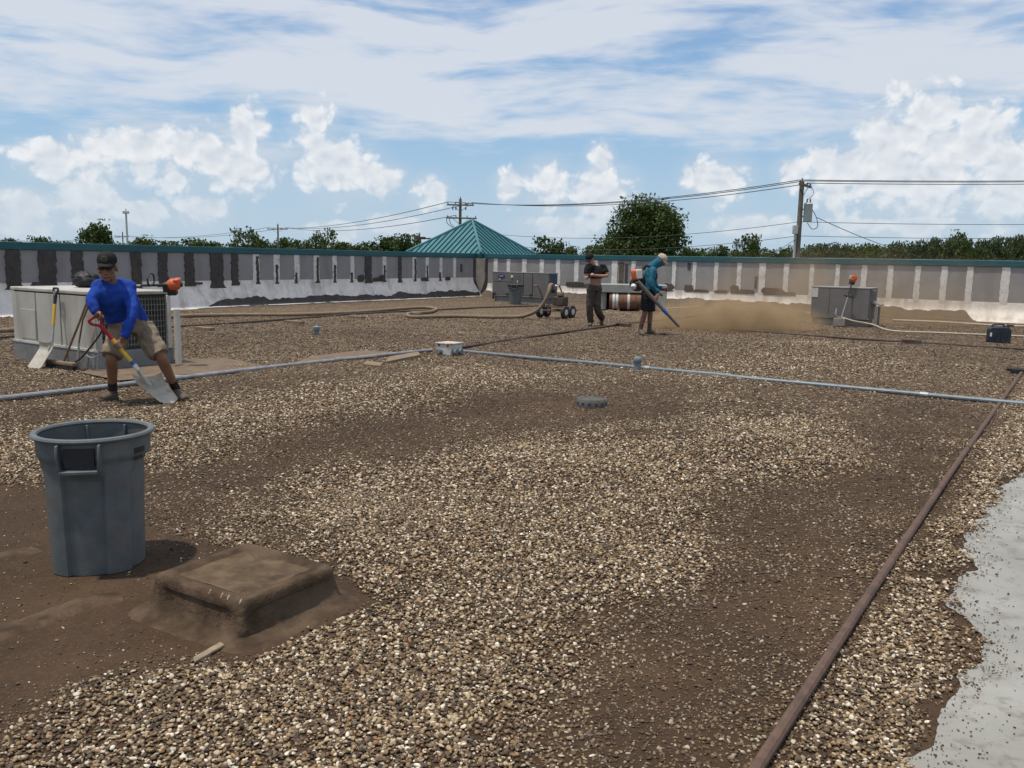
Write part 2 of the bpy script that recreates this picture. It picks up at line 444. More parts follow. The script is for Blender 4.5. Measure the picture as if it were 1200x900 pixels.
# building body below the roof and the land round it
wallmat = mat('stucco', (0.30, 0.27, 0.23), 0.9, var=0.1, bump=0.3)
mb = MB(); lu = cu+22.0; lv = 30.0-cv
mb.box(CORNER-U*(lu/2)+V*(lv/2)+Z*((LOW-0.35)/2-0.1), (lu-0.1, lv-0.1, -LOW-0.35), U, V, Z)
ob = mb.build('building_walls', wallmat); ob['kind'] = 'structure'
gm = bpy.data.materials.new('grass_land'); gm.use_nodes = True
t = NT(gm.node_tree); b = t.n['Principled BSDF']; co = t.node('ShaderNodeTexCoord').outputs['Object']
t.put(b.inputs['Base Color'], t.mix(t.ramp(t.noise(co, 0.03, 6, 0.6), 0.35, 0.65), (0.045, 0.075, 0.022), (0.11, 0.12, 0.05))); b.inputs['Roughness'].default_value = 0.95
ob = MB().add([(-5000, -5000, LOW), (5000, -5000, LOW), (5000, 5000, LOW), (-5000, 5000, LOW)], [[0, 1, 2, 3]]).build('ground', gm); ob['kind'] = 'structure'

# pale membrane left bare at the edge, with an uneven worn border
mm = bpy.data.materials.new('pale_membrane'); mm.use_nodes = True
t = NT(mm.node_tree); b = t.n['Principled BSDF']; co = t.node('ShaderNodeTexCoord').outputs['Object']
n1 = t.noise(co, 1.6, 6, 0.62, 0.5); n2 = t.noise(co, 11, 6, 0.65, 0.3); n3 = t.noise(co, 90, 3, 0.6)
c = t.mix(t.ramp(n1, 0.3, 0.7), (0.215, 0.205, 0.178), (0.30, 0.29, 0.265))
c = t.mix(t.ramp(n2, 0.50, 0.72, 0, 0.75), c, (0.13, 0.105, 0.08)); c = t.mix(t.ramp(t.noise(co, 3.5, 7, .7, .6), .55, .75, 0, .55), c, (0.10, 0.075, 0.055)); c = t.mix(t.ramp(n3, 0.66, 0.8, 0, 0.5), c, (0.12, 0.09, 0.07))
t.put(b.inputs['Base Color'], c); t.put(b.inputs['Roughness'], t.ramp(n1, 0.3, 0.7, 0.42, 0.62))
bn = t.node('ShaderNodeBump'); bn.inputs['Strength'].default_value = 0.25; bn.inputs['Distance'].default_value = 0.006
t.put(bn.inputs['Height'], n2); t.l.new(bn.outputs[0], b.inputs['Normal'])
poly = []
for i, (a, c_) in enumerate(MEMB):
    a2, c2 = MEMB[(i+1) % len(MEMB)]; p, q = Vector((a, c_)), Vector((a2, c2)); n = max(1, int((q-p).length/0.025)) if i < 14 else 1
    for k in range(n):
        r = p.lerp(q, k/n)
        j = Vector(((float(fbm(np.array([r.x*5]), np.array([r.y*5]), 3)[0])-0.5)*0.16, (float(fbm(np.array([r.x*5]), np.array([r.y*5]), 8)[0])-0.5)*0.16)) if i < 14 else Vector((0, 0))
        poly.append((r.x+j.x, r.y+j.y, 0.0))
bm = bmesh.new(); f = bm.faces.new([bm.verts.new(p) for p in poly]); bmesh.ops.triangulate(bm, faces=[f])
me = bpy.data.meshes.new('roof_membrane'); bm.to_mesh(me); bm.free()
if me.polygons[0].normal.z < 0: me.flip_normals()
me.materials.append(mm); ob = bpy.data.objects.new('roof_membrane', me); ob.location.z = 0.006; COL.objects.link(ob); ob['kind'] = 'structure'
memb_o = ob
a = G(1120, 905); b_ = a+V*3.2-U*.12
for k_, q in enumerate((0.0, 1.35)):
    o_ = U*q; d_ = (b_-a).normalized(); n_ = Vector((-d_.y, d_.x, 0))
    st = a+o_+(d_*1.05 if k_ else d_*.12)
    vs = []
    for i in range(40):
        p = st+d_*(.07*i); wv = rag(40+k_, i*.2, .006) if 'rag' in globals() else 0
        vs += [p-n_*.05+Z*.0065, p-n_*(.046)+Z*(.010), p+n_*(.05+wv)+Z*(.012), p+n_*(.054+wv)+Z*.0065]
    MB().add(vs, [[i*4+j, (i+1)*4+j, (i+1)*4+j+1, i*4+j+1] for i in range(39) for j in range(3)]).build('membrane_lap', mm, memb_o, smooth=20)

# ------------------------------------------------------------------ parapet walls
M_panel = mat('grey_wall_panel', (0.258, 0.252, 0.253), 0.75, var=0.07, scale=2.5, bump=0.15, bscale=25, dirt=(0.15, 0.13, 0.12), dirt_amt=0.45, dscale=1.2, streak=True)
M_core = mat('wall_core', (0.16, 0.155, 0.15), 0.9, var=0.1)
M_white = mat('white_coating', (0.74, 0.685, 0.63), 0.7, var=0.10, scale=5, bump=0.35, bscale=30, dirt=(0.30, 0.25, 0.20), dirt_amt=0.6, dscale=2.2, streak=True)
M_strip = mat('pale_sealant', (0.66, 0.635, 0.60), 0.75, var=0.12, scale=12, bump=0.5, bscale=40, dirt=(0.30, 0.265, 0.235), dirt_amt=0.5, dscale=6)
M_tar = mat('dark_mastic', (0.052, 0.045, 0.042), 0.75, var=0.25, scale=9, bump=0.6, bscale=35, dirt=(0.10, 0.08, 0.065), dirt_amt=0.5, dscale=4)
M_tarb = mat('dusty_mastic', (0.095, 0.072, 0.055), 0.85, var=0.2, scale=7, bump=0.6, bscale=30, dirt=(0.15, 0.115, 0.085), dirt_amt=0.6, dscale=3)
M_teal = mat('teal_metal', (0.013, 0.088, 0.104), 0.45, metal=0.15, var=0.10, scale=1.5, dirt=(0.035, 0.11, 0.12), dirt_amt=0.5, dscale=0.8, spec=0.5)
M_tan = mat('tan_stucco', (0.36, 0.31, 0.25), 0.9, var=0.08, bump=0.3, dirt=(0.2, 0.17, 0.14), dirt_amt=0.5)
CAPZ = 1.75
def rag(seed, x, amp): return (float(fbm(np.array([x*3.1+seed*7.7]), np.array([seed*3.3+x*0.3]), seed, 4)[0])-0.5)*2*amp

class Wall:
    def __init__(s, D, N): s.D = D; s.N = N
    def at(s, d, z, n=0.0): return CORNER+s.D*d+Z*z+s.N*n
    def along(s, px):
        r = ray(px, 330); o = Vector((0, 0, HC)); t_ = (CORNER-o).dot(s.N)/r.dot(s.N)
        return (o+r*t_-CORNER).dot(s.D)
    def depth(s, d): return (CORNER+s.D*d).y
    def strip(s, d, z0, z1, wdt, amp, m, n0, n1, par, name, seed, splay=0.0):
        mbs = MB(); K = 22; vs = []
        for k in range(K+1):
            f = k/K; z = z0+(z1-z0)*f
            a = -wdt/2+rag(seed, f*4, amp)+rag(seed+3, f*17, amp*0.4); b_ = wdt/2+rag(seed+50, f*4, amp)+rag(seed+53, f*17, amp*0.4)
            if splay and f < 0.16:
                e = splay*(1-f/0.16)**1.5; a -= e*(0.6+rag(seed+9, 1, 0.5)); b_ += e*(0.7+rag(seed+8, 2, 0.5))
            dz = rag(seed+k, f, 0.0)
            for (q, n_) in ((a, n0), (a+0.004, n1), (b_-0.004, n1), (b_, n0)): vs.append(s.at(d+q, z+dz, n_))
        fs = []
        for k in range(K):
            o = k*4
            for j in range(3): fs.append([o+j, o+j+1, o+j+5, o+j+4])
        fs.append([0, 1, 2, 3]); fs.append([K*4+3, K*4+2, K*4+1, K*4])
        return mbs.add(vs, fs).build(name, m, par, smooth=30)
    def patch(s, d, z, wd, hg, m, n0, n1, par, name, seed):
        mbs = MB(); K = 30; vs = [s.at(d, z+hg*0.4, n1)]
        for k in range(K):
            th = 2*math.pi*k/K; rr = 1+rag(seed, math.cos(th)*1.3+math.sin(th)*2.2, 0.35)
            ex, ez = math.cos(th), math.sin(th)
            sq = 1/max(abs(ex), abs(ez))**0.5
            vs.append(s.at(d+wd/2*ex*rr*sq, max(z, z+hg*0.45+hg*0.55*ez*rr*sq), n1))
        for k in range(K):
            v_ = vs[1+k]; vs.append(v_+(v_-vs[0])*0.02-s.N*(n1-n0))
        fs = [[0, 1+k, 1+(k+1) % K] for k in range(K)]+[[1+k, 1+K+k, 1+K+(k+1) % K, 1+(k+1) % K] for k in range(K)]
        return mbs.add(vs, fs).build(name, m, par, smooth=0)
    def sheet(s, d0, d1, prof, m, par, name, off=0.0, top=None, bot=None, step=0.12, thick=0.0):
        """sheet that follows the profile (n, z) from the floor up; top(d) gives how far up it reaches (0..1)"""
        L = [0]
        for a, b_ in zip(prof, prof[1:]): L.append(L[-1]+math.hypot(b_[0]-a[0], b_[1]-a[1]))
        def pt(f):
            q = f*L[-1]
            for i in range(len(prof)-1):
                if q <= L[i+1]+1e-9:
                    t_ = (q-L[i])/(L[i+1]-L[i]); a, b_ = prof[i], prof[i+1]
                    nx, nz = b_[1]-a[1], -(b_[0]-a[0]); l_ = math.hypot(nx, nz); nx, nz = nx/l_, nz/l_
                    return a[0]+(b_[0]-a[0])*t_+nx*off, a[1]+(b_[1]-a[1])*t_+nz*off
            return prof[-1]
        n = max(2, int((d1-d0)/step)); K = 8; mbs = MB(); vs = []
        for i in range(n+1):
            d = d0+(d1-d0)*i/n; tf = top(d) if top else 1.0; bf = bot(d) if bot else 0.0
            for k in range(K+1):
                pn, pz = pt(bf+(tf-bf)*k/K)
                wob = 0.012*(float(fbm(np.array([d*2.0]), np.array([k*0.8]), 77, 3)[0])-0.5)
                vs.append(s.at(d, max(0.0, pz), pn+wob))
        fs = [[i*(K+1)+k, (i+1)*(K+1)+k, (i+1)*(K+1)+k+1, i*(K+1)+k+1] for i in range(n) for k in range(K)]
        return mbs.add(vs, fs).build(name, m, par, smooth=60)

def build_wall(W, joints, d_end, zp, label, prof_b, right):
    par = thing('parapet_wall', label, 'wall', CORNER+W.D*(d_end/2))
    L = d_end
    MB().box(W.at(L/2+0.15, (1.60-0.45)/2, -0.16), (L+0.30, 0.29, 1.60+0.45), W.D, W.N, Z).build('wall_core', M_core, par)
    js = sorted(W.along(j[0]) for j in joints)
    sp = (js[-1]-js[0])/(len(js)-1)
    while js[-1]+sp < d_end-0.2: js.append(js[-1]+sp)
    edges = [0.30]+[j for j in js if j > 0.5]+[d_end]
    for a, b_ in zip(edges, edges[1:]):
        if b_-a < 0.1: continue
        tilt = random.uniform(-0.003, 0.003)
        MB().box(W.at((a+b_)/2, (zp+1.57)/2, 0.002+tilt), (b_-a-0.03, 0.03, 1.57-zp), W.D, W.N, Z).build('panel', M_panel, par, bevel=0.004)
    # cap in lengths with joint covers
    d = -0.2; k = 0
    while d < d_end:
        e = min(d+3.05, d_end)
        c0 = W.at((d+e)/2, CAPZ-0.09, -0.15)
        MB().box(c0, (e-d-0.006, 0.42, 0.18), W.D, W.N, Z).build('cap', M_teal, par, bevel=0.012)
        if k: MB().box(W.at(d, CAPZ-0.088, -0.15), (0.09, 0.43, 0.19), W.D, W.N, Z).build('cap_joint', M_teal, par, bevel=0.006)
        d = e; k += 1
    # base flashing: upright band, then a slope to the roof
    W.sheet(0.02, d_end, prof_b, M_white, par, 'base_flashing')
    return par, js

WL = Wall(-U, V); WR = Wall(V, -U)
LJ = [(16,.34,'d'),(56,.42,'D'),(91,.30,'d'),(125,.26,'d'),(160,.28,'d'),(191,.28,'d'),(222,.30,'d'),(254,.44,'d'),(275,.24,'d'),
      (300,.24,'m'),(324,.24,'m'),(347.7,.22,'m'),(370.5,.24,'m'),(391.8,.20,'m'),(412.5,.18,'m'),(431,.32,'d'),(450,.20,'m'),(468,.16,'d'),(485,.22,'m'),(500,.18,'m'),(516,.16,'m'),(532,.18,'w')]
RJ = [(581,.20,'w'),(596,.18,'w'),(614.5,.22,'w'),(635,.20,'w'),(654,.20,'w'),(675.5,.20,'w'),(698,.18,'w'),(720,.24,'w'),(742,.18,'w'),(765,.18,'w'),(789.7,.15,'w'),
      (813.6,.14,'w'),(839,.14,'w'),(866,.16,'w'),(893,.22,'w'),(921,.17,'w'),(951,.14,'w'),(981,.14,'w'),(1012,.17,'w'),(1043,.17,'w'),(1075,.16,'w'),(1106,.18,'w'),(1136,.18,'w'),(1178,.22,'w')]
ZPL, ZPR = 0.76, 0.54
PL = [(0.36, 0.004), (0.30, 0.03), (0.075, 0.50), (0.034, 0.60), (0.022, ZPL+0.02)]
PR = [(0.30, 0.004), (0.25, 0.03), (0.06, 0.30), (0.034, 0.40), (0.022, ZPR+0.02)]
wl, jl = build_wall(WL, LJ, 36.0, ZPL, 'long grey panelled parapet whose joints carry dark mastic streaks, white base flashing below', PL, False)
wr, jr = build_wall(WR, RJ, 34.0, ZPR, 'long grey panelled parapet whose joints all carry pale sealant strips, brown mastic along its foot', PR, True)
def dress(W, J, par, zp, right):
    for i, (px, wd, kd) in enumerate(J):
        d = W.along(px); sd = i*5+(200 if right else 0)
        if kd in 'dD':
            W.strip(d, zp-0.13-0.1*(i % 3 == 1), 1.555, wd, 0.045, M_tar, 0.0, 0.050, par, 'mastic_streak', sd, splay=0.22 if kd == 'D' else (0.10 if i % 2 else 0.05))
        else:
            W.strip(d, zp-0.05+(0 if not right else rag(sd, 1, 0.06)), 1.56, wd, 0.025, M_strip, 0.0, 0.030, par, 'sealant_strip', sd)
            if kd == 'm':
                W.strip(d-0.05+0.09*((i*7 % 3)/2), zp-0.10, 1.50-0.25*(i % 3), 0.10, 0.035, M_tar, 0.026, 0.038, par, 'mastic_streak', sd+2, splay=0.08)
    # streaks on out of frame joints go on the same way
    lim = max(W.along(j[0]) for j in J)
    for k, d in enumerate(q for q in (jr if right else jl) if q > lim+0.2):
        W.strip(d, zp-0.08, 1.555, 0.2 if right else 0.32, 0.04, M_strip if right else M_tar, 0.0, 0.04, par, 'sealant_strip' if right else 'mastic_streak', 400+k)
dress(WL, LJ, wl, ZPL, False); dress(WR, RJ, wr, ZPR, True)
for px, wd, hg in ((44,.35,.12),(422,.30,.24),(441,.42,.14),(447,.30,.22),(497,.40,.12),(524,.3,.14),(232,.25,.06)):
    WL.patch(WL.along(px), ZPL-0.08, wd, hg, M_tar, 0.0, 0.056, wl, 'mastic_patch', int(px))
WL.strip(WL.along(540), 1.0, 1.32, 0.12, 0.015, M_tar, 0.01, 0.03, wl, 'mastic_streak', 77)
WR.strip(WR.along(807), 1.30, 1.53, 0.12, 0.015, M_tar, 0.01, 0.03, wr, 'mastic_streak', 78)
WR.strip(WR.along(886), 0.72, 1.12, 0.09, 0.012, M_tar, 0.01, 0.03, wr, 'mastic_streak', 79)
WR.strip(WR.along(734), 0.66, 1.45, 0.13, 0.012, M_tar, 0.01, 0.03, wr, 'mastic_streak', 80)
WR.strip(WR.along(728), 0.55, 1.50, 0.22, 0.03, M_tarb, 0.0, 0.028, wr, 'mastic_streak', 81)
for px, wd, hg in ((674,.8,.22),(783,.50,.26),(808,.34,.24),(862,.30,.28),(876,.55,.16),(907,.75,.24),(926,.42,.12),(822,.6,.10),(846,.5,.10),(688,.5,.16)):
    WR.patch(WR.along(px), ZPR-0.02, wd, hg, M_tar if px != 688 else M_tarb, 0.0, 0.040, wr, 'mastic_patch', int(px))
# dark coating brushed along the foot, its top edge ragged
dl0 = WL.along(222)
WL.sheet(0.3, dl0, PL, M_tar, wl, 'foot_mastic', off=0.012, step=0.06,
         top=lambda d: (0.33+rag(5, d*0.55, 0.16)+rag(6, d*2.2, 0.07))*float(sstep(dl0, dl0-1.2, d))+0.02)
dr1 = WR.along(1150)
WR.sheet(0.3, dr1, PR, M_tarb, wr, 'foot_mastic', off=0.012, step=0.06,
         top=lambda d: (0.52+rag(15, d*0.6, 0.18)+rag(16, d*2.5, 0.08))*float(sstep(dr1, dr1-0.4, d))+0.02)
# corner: narrow tan face between two black brushed strips that run together at the foot
ct = thing('corner_column', 'narrow tan corner face framed by black mastic where the two parapets meet under the teal roof', 'column', CORNER+V*0.2-U*0.2)
q0 = CORNER+V*0.03-U*0.42; q1 = CORNER+V*0.42-U*0.03
MB().prism([q0, q1, q1+U*0.1, CORNER, q0-V*0.1], Z*1.56).build('face', M_tan, ct)
nn = (V-U).normalized(); tt = (q1-q0).normalized(); mid = (q0+q1)/2
for sgn in (-1, 1):
    pr = []
    for k in range(15):
        f = k/14; z = 0.06+1.49*f; off = 0.24*min(1, f/0.42)**0.8+0.02
        a = off-0.07+rag(3+sgn, f*5, 0.03); b_ = off+0.09+rag(6+sgn, f*5, 0.03)
        pr.append((mid+tt*sgn*a+nn*0.012+Z*z, mid+tt*sgn*b_+nn*0.012+Z*z))
    m_ = MB(); m_.add([p for ab in pr for p in ab]+[p-nn*0.03 for ab in pr for p in ab], [[2*k, 2*k+1, 2*k+3, 2*k+2] for k in range(14)]+[[2*k, 2*k+2, 32+2*k-2+2, 32+2*k-2] if False else [2*k, 2*k+2, 30+2*k+2, 30+2*k] for k in range(14)]+[[2*k+1, 30+2*k+1, 30+2*k+3, 2*k+3] for k in range(14)])
    m_.build('mastic_strip', M_tar, ct)

# ------------------------------------------------------------------ teal pyramid roof over the corner tower
M_tealroof = mat('teal_roof_metal', (0.055, 0.178, 0.205), 0.42, metal=0.2, var=0.08, scale=0.8, dirt=(0.085, 0.19, 0.21), dirt_amt=0.5, dscale=0.6, spec=0.5)
M_tealseam = mat('teal_seam_metal', (0.010, 0.075, 0.09), 0.4, metal=0.2, var=0.1)
TS = 4.05; Qn = CORNER+V*0.25-U*0.25+Z*(CAPZ+0.012)
Q = [Qn, Qn+U*TS, Qn+U*TS-V*TS, Qn-V*TS]; apex = Qn+(U-V)*(TS/2)+Z*1.42
tw = thing('tower_roof', 'teal standing seam pyramid roof rising over the parapet corner', 'roof', Vector((apex.x, apex.y, LOW)))
tc0 = (Q[0]+Q[2])/2; tc0.z = 0
for i in range(4):
    a, b_ = Q[i], Q[(i+1) % 4]; nrm = (b_-a).cross(apex-a).normalized()
    if nrm.z < 0: nrm = -nrm
    MB().prism([a, b_, apex], -nrm*0.03).build('roof_face', M_tealroof, tw)
    m_len = TS; ns = 15
    for k in range(1, ns):
        f = k/ns; p0 = a.lerp(b_, f); fr = min(f, 1-f)*2
        p1 = p0+(apex-(a+b_)/2)*fr*0.985
        dv = (p1-p0); 
        if dv.length < 0.15: continue
        MB().box((p0+p1)/2+nrm*0.02, (dv.length, 0.035, 0.055), dv.normalized(), nrm.cross(dv.normalized()), nrm).build('seam', M_tealseam, tw, smooth=0)
    MB().tube([a+Z*0.02, apex+Z*0.02], 0.06, 6).build('hip_cap', M_tealroof, tw)
    e = (b_-a).normalized()
    out = e.cross(Z); out = out if out.dot((a+b_)/2-tc0) > 0 else -out
    MB().box((a+b_)/2-Z*0.10-out*0.02, (TS, 0.06, 0.18), e, out, Z).build('fascia', M_teal, tw, bevel=0.01)
MB().lathe([(0.0, 0.10), (0.05, 0.06), (0.09, 0.0), (0.09, -0.06)], apex, 10).build('finial', M_teal, tw)
MB().box(Vector((tc0.x, tc0.y, (LOW+1.6)/2))+(U-V)*0.55, (TS-1.3, TS-1.3, 1.6-LOW), U, V, Z).build('tower_wall', M_tan, tw)

# ------------------------------------------------------------------ pipes laid on the roof
M_galv = mat('galvanised_pipe', (0.30, 0.31, 0.32), 0.5, metal=0.5, var=0.15, scale=14, dirt=(0.16, 0.13, 0.10), dirt_amt=0.5, dscale=5)
M_bluegrey = mat('blue_grey_pipe', (0.17, 0.205, 0.23), 0.5, metal=0.2, var=0.12, scale=10, dirt=(0.10, 0.085, 0.07), dirt_amt=0.45, dscale=6)
M_rust = mat('rusty_iron_pipe', (0.105, 0.062, 0.045), 0.8, var=0.2, scale=18, bump=0.25, bscale=90, dirt=(0.06, 0.04, 0.032), dirt_amt=0.7, dscale=7)
M_darkpipe = mat('dark_iron_pipe', (0.060, 0.040, 0.032), 0.75, var=0.2, dirt=(0.12, 0.09, 0.07), dirt_amt=0.6, dscale=5)
M_paleline = mat('dusty_white_hose', (0.42, 0.37, 0.29), 0.7, var=0.12, dirt=(0.25, 0.19, 0.13), dirt_amt=0.6, dscale=4)
M_wood = mat('weathered_board', (0.20, 0.145, 0.095), 0.9, var=0.2, scale=4, bump=0.4, bscale=30, dirt=(0.10, 0.075, 0.055), dirt_amt=0.6)
M_black = mat('black_rubber', (0.018, 0.018, 0.019), 0.6, var=0.2, dirt=(0.07, 0.055, 0.045), dirt_amt=0.5, dscale=9)
def pipe(name, pxs, r, m, label, cat='pipe', n=10, couple=None, cm=None, lift=None, extend=(0, 0)):
    pts = [G(*p) for p in pxs]
    if extend[0]: pts.insert(0, pts[0]+(pts[0]-pts[1]).normalized()*extend[0])
    if extend[1]: pts.append(pts[-1]+(pts[-1]-pts[-2]).normalized()*extend[1])
    dense = []
    for a, b_ in zip(pts, pts[1:]):
        k = max(1, int((b_-a).length/0.5))
        dense += [a.lerp(b_, i/k) for i in range(k)]
    dense.append(pts[-1])
    hs = np.array([height(np.array([p.x]), np.array([p.y]))[0] for p in dense])
    ker = np.ones(9)/9; hs2 = np.convolve(np.pad(hs, 4, mode='edge'), ker, 'valid')
    dense = [Vector((p.x, p.y, max(h2, h1-0.4*r)+(lift if lift is not None else r*0.9))) for p, h1, h2 in zip(dense, hs, hs2)]
    root = thing(name, label, cat, dense[len(dense)//2]-Z*r)
    MB().tube(dense, r, n).build('pipe_run', m, root)
    if couple:
        tot = len(dense)
        for c in couple:
            i = min(tot-2, max(1, int(c*tot))); dv = (dense[i+1]-dense[i-1]).normalized()
            MB().tube([dense[i]-dv*r*1.6, dense[i]+dv*r*1.6], r*1.28, n).build('coupling', cm or m, root)
    return root, dense
pipe('gas_pipe', [(0,470),(250,441),(506,412)], 0.029, M_galv, 'pale galvanised pipe running across the gravel behind the worker in blue', couple=[.3,.55,.8], extend=(4, 0))
pipe('gas_pipe', [(536,412),(880,448),(1200,476)], 0.027, M_bluegrey, 'blue grey pipe running from the rusty-topped box across the gravel', couple=[.25,.5,.75], cm=M_galv, extend=(0, 6))
pipe('iron_pipe', [(880,920),(1010,715),(1115,555),(1200,433)], 0.0215, M_rust, 'rusty brown iron pipe lying beside the strip of bright gravel', couple=[.38,.8], extend=(2, 6))
pipe('iron_pipe', [(534,409),(640,394),(735,380),(850,368)], 0.024, M_darkpipe, 'thin dark pipe leading from the box past the workers', couple=[.2,.45,.7])
pipe('iron_pipe', [(846,386),(1000,398),(1210,411)], 0.024, M_darkpipe, 'thin dark pipe on the gravel in front of the fuel can', couple=[.3,.7], extend=(0, 5))
pipe('iron_pipe', [(206,384),(300,378),(420,369),(560,361),(660,358)], 0.024, M_darkpipe, 'thin dark pipe on wooden blocks near the tan hose', couple=[.3,.6], extend=(8, 0))
pipe('white_hose', [(778,363),(830,360),(880,363),(950,367)], 0.030, M_paleline, 'pale hose stretched along the brown foot of the right parapet', 'hose')
pipe('white_hose', [(1046,376),(1100,378),(1160,382),(1215,384)], 0.028, M_paleline, 'dusty pale hose behind the fuel can', 'hose', extend=(0, 4))
# pipe at back right of left unit
for (px, py, ln, lab) in ((240,387,.45,'first'),(345,379,.5,'second'),(417,373,.45,'third'),(485,369,.45,'fourth')):
    p = gh(px, py); single(MB().box(p+Z*0.03, (ln*1.1, 0.14, 0.07), V, U, Z), 'support_block', M_wood, 'flat wooden support block under the thin dark pipe near the tan hose', 'block', p, 'wooden pipe blocks', bevel=0.006)
for (px, py) in ((731,383),(1068,403)):
    p = gh(px, py); single(MB().box(p+Z*0.04, (0.34, 0.14, 0.09), V, U, Z), 'support_block', M_darkpipe, 'dark block under a thin pipe, ' + ('between the two standing workers' if px < 900 else 'on the gravel toward the fuel can'), 'block', p, bevel=0.006)
p = gh(1190, 437); single(MB().box(p+Z*0.03, (0.2, 0.12, 0.07), U, V, Z).tube([p+V*0.12+Z*0.05, p-V*0.12+Z*0.05], 0.03, 8), 'pipe_clamp', M_black, 'small black clamp beside the rusty pipe', 'clamp', p)

# ------------------------------------------------------------------ grey waste bin
M_bin = mat('grey_blue_plastic', (0.096, 0.112, 0.119), 0.52, var=0.16, scale=9, bump=0.15, bscale=90, dirt=(0.125, 0.105, 0.085), dirt_amt=0.75, dscale=10, spec=0.45)
M_print_shade = mat('dark_print_and_shade', (0.02, 0.022, 0.025), 0.7)
def make_bin(base, H, rt, rb, face, label, group=None, fine=True):
    """face = angle of one handle (radians in plan)"""
    root = thing('waste_bin', label, 'bin', base, group)
    NT_, NZ = (144, 48) if fine else (32, 14)
    def rad(th, z):
        f = z/H; r = rb+(rt-rb)*f
        a = (th-face+math.pi) % (2*math.pi)-math.pi
        if f > 0.83: r += 0.012*min(1, (f-0.83)/0.015)
        m_ = 0.0
        for c in (0.0, math.pi/2, math.pi, -math.pi/2):
            q = abs((a-c+math.pi) % (2*math.pi)-math.pi)
            wtop = 0.74 if c in (0.0, math.pi) else 0.83
            if c in (0.0, math.pi): k = float(sstep(0.42, 0.37, q))
            else: k = float(sstep(0.66, 0.61, q))
            lim = wtop-(0.10*float(sstep(0.35, 0.66, q)) if c not in (0.0, math.pi) else 0)
            k *= float(sstep(lim, lim-0.02, f))*1.0
            m_ = max(m_, k)
        return r-0.020*m_
    vs = []; fs = []
    for i in range(NZ+1):
        z = H*i/NZ
        for k in range(NT_):
            th = 2*math.pi*k/NT_; r = rad(th, z); vs.append(base+Vector((math.cos(th)*r, math.sin(th)*r, z)))
    o = len(vs)
    for i in range(NZ+1):                      # inner skin
        z = H-(H-0.012)*i/NZ
        for k in range(NT_):
            th = 2*math.pi*k/NT_; r = rad(th, z)-0.006; vs.append(base+Vector((math.cos(th)*r, math.sin(th)*r, z)))
    rows = 2*(NZ+1)
    for i in range(rows-1):
        for k in range(NT_): fs.append([i*NT_+k, i*NT_+(k+1) % NT_, (i+1)*NT_+(k+1) % NT_, (i+1)*NT_+k])
    fs.append([(rows-1)*NT_+k for k in range(NT_)]); fs.append([k for k in range(NT_)][::-1])
    MB().add(vs, fs).build('body', M_bin, root, smooth=40)
    rim = MB(); n = 64 if fine else 24
    rim.tube([base+Vector((math.cos(2*math.pi*k/n)*(rt+0.016), math.sin(2*math.pi*k/n)*(rt+0.016), H)) for k in range(n)], [(0.013, 0.017)]*n, 8, side=Z, closed=True)
    rim.build('rim', M_bin, root)
    for a in (face, face+math.pi):
        e = Vector((math.cos(a), math.sin(a), 0)); s_ = Vector((-math.sin(a), math.cos(a), 0))
        c = base+e*(rt+0.004)
        h = MB(); hw = 0.085 if fine else 0.09
        for sg in (-1, 1):
            h.prism([c+s_*sg*hw+Z*(H-0.012)-e*0.03, c+s_*sg*hw+Z*(H-0.012)+e*0.034, c+s_*sg*hw+Z*(H-0.07)+e*0.044, c+s_*sg*hw*0.92+Z*(H-0.145)+e*0.030, c+s_*sg*hw*0.92+Z*(H-0.145)-e*0.03], s_*sg*0.012)
        h.box(c+e*0.016+Z*(H-0.142), (0.05, hw*1.95, 0.018), e, s_, Z)
        h.build('handle', M_bin, root, bevel=0.004)
        MB().box(c+e*0.009+Z*(H-0.075), (0.012, hw*1.55, 0.085), e, s_, Z).build('grip_recess_shade', M_print_shade, root)  # near-black block stands in for the shade inside the grip recess
    return root
bp = G(96, 676); 
bin_base = Vector((bp.x, bp.y+0.19, 0.012))
BH = 0.665; 
face = math.atan2(-0.97, 0.20)
big = make_bin(bin_base, BH, 0.246, 0.228, face, 'blue grey plastic waste bin with open top standing on bare dirt beside the raised hatch')
# two short lines of worn dark lettering on the side, too worn to read
for r_, (z0, hgt, ws) in enumerate(((BH-0.075, 0.028, (.02, .016, .02, .018)), (BH-0.112, 0.016, (.012, .02, .014, .012)))):
    th = face+0.98
    for wd in ws:
        th += wd*3.4/2+0.012; e = Vector((math.cos(th), math.sin(th), 0)); s_ = Vector((-e.y, e.x, 0))
        MB().box(bin_base+e*(0.2565)+Z*z0, (0.003, wd, hgt), e, s_, Z).build('worn_lettering', M_print_shade, big)
        th += wd*3.4/2

# ------------------------------------------------------------------ low hatch wrapped in roofing membrane
M_hatch = mat('dirty_brown_membrane', (0.072, 0.048, 0.032), 0.85, var=0.35, scale=9, bump=0.9, bscale=45, dirt=(0.115, 0.082, 0.054), dirt_amt=0.85, dscale=5, spec=0.08)
M_scuff = mat('bare_scuffed_membrane', (0.34, 0.28, 0.20), 0.9, var=0.2)
HZ = 0.165
hc = [G(178, 672, HZ), G(294, 639, HZ), G(403, 668, HZ), G(272, 705, HZ)]   # left, back, right, front
hcen = sum(hc, Vector())/4; hcen.z = 0
hx = ((hc[2]-hc[1])+(hc[3]-hc[0]))/2; hy = ((hc[1]-hc[0])+(hc[2]-hc[3]))/2
LX, LY = hx.length/2, hy.length/2; hx.normalize(); hy = (hy-hx*hy.dot(hx)).normalized()
root = thing('roof_hatch', 'low square roof hatch wrapped in dirty brown membrane, its skirt flaring onto the roof', 'hatch', hcen)
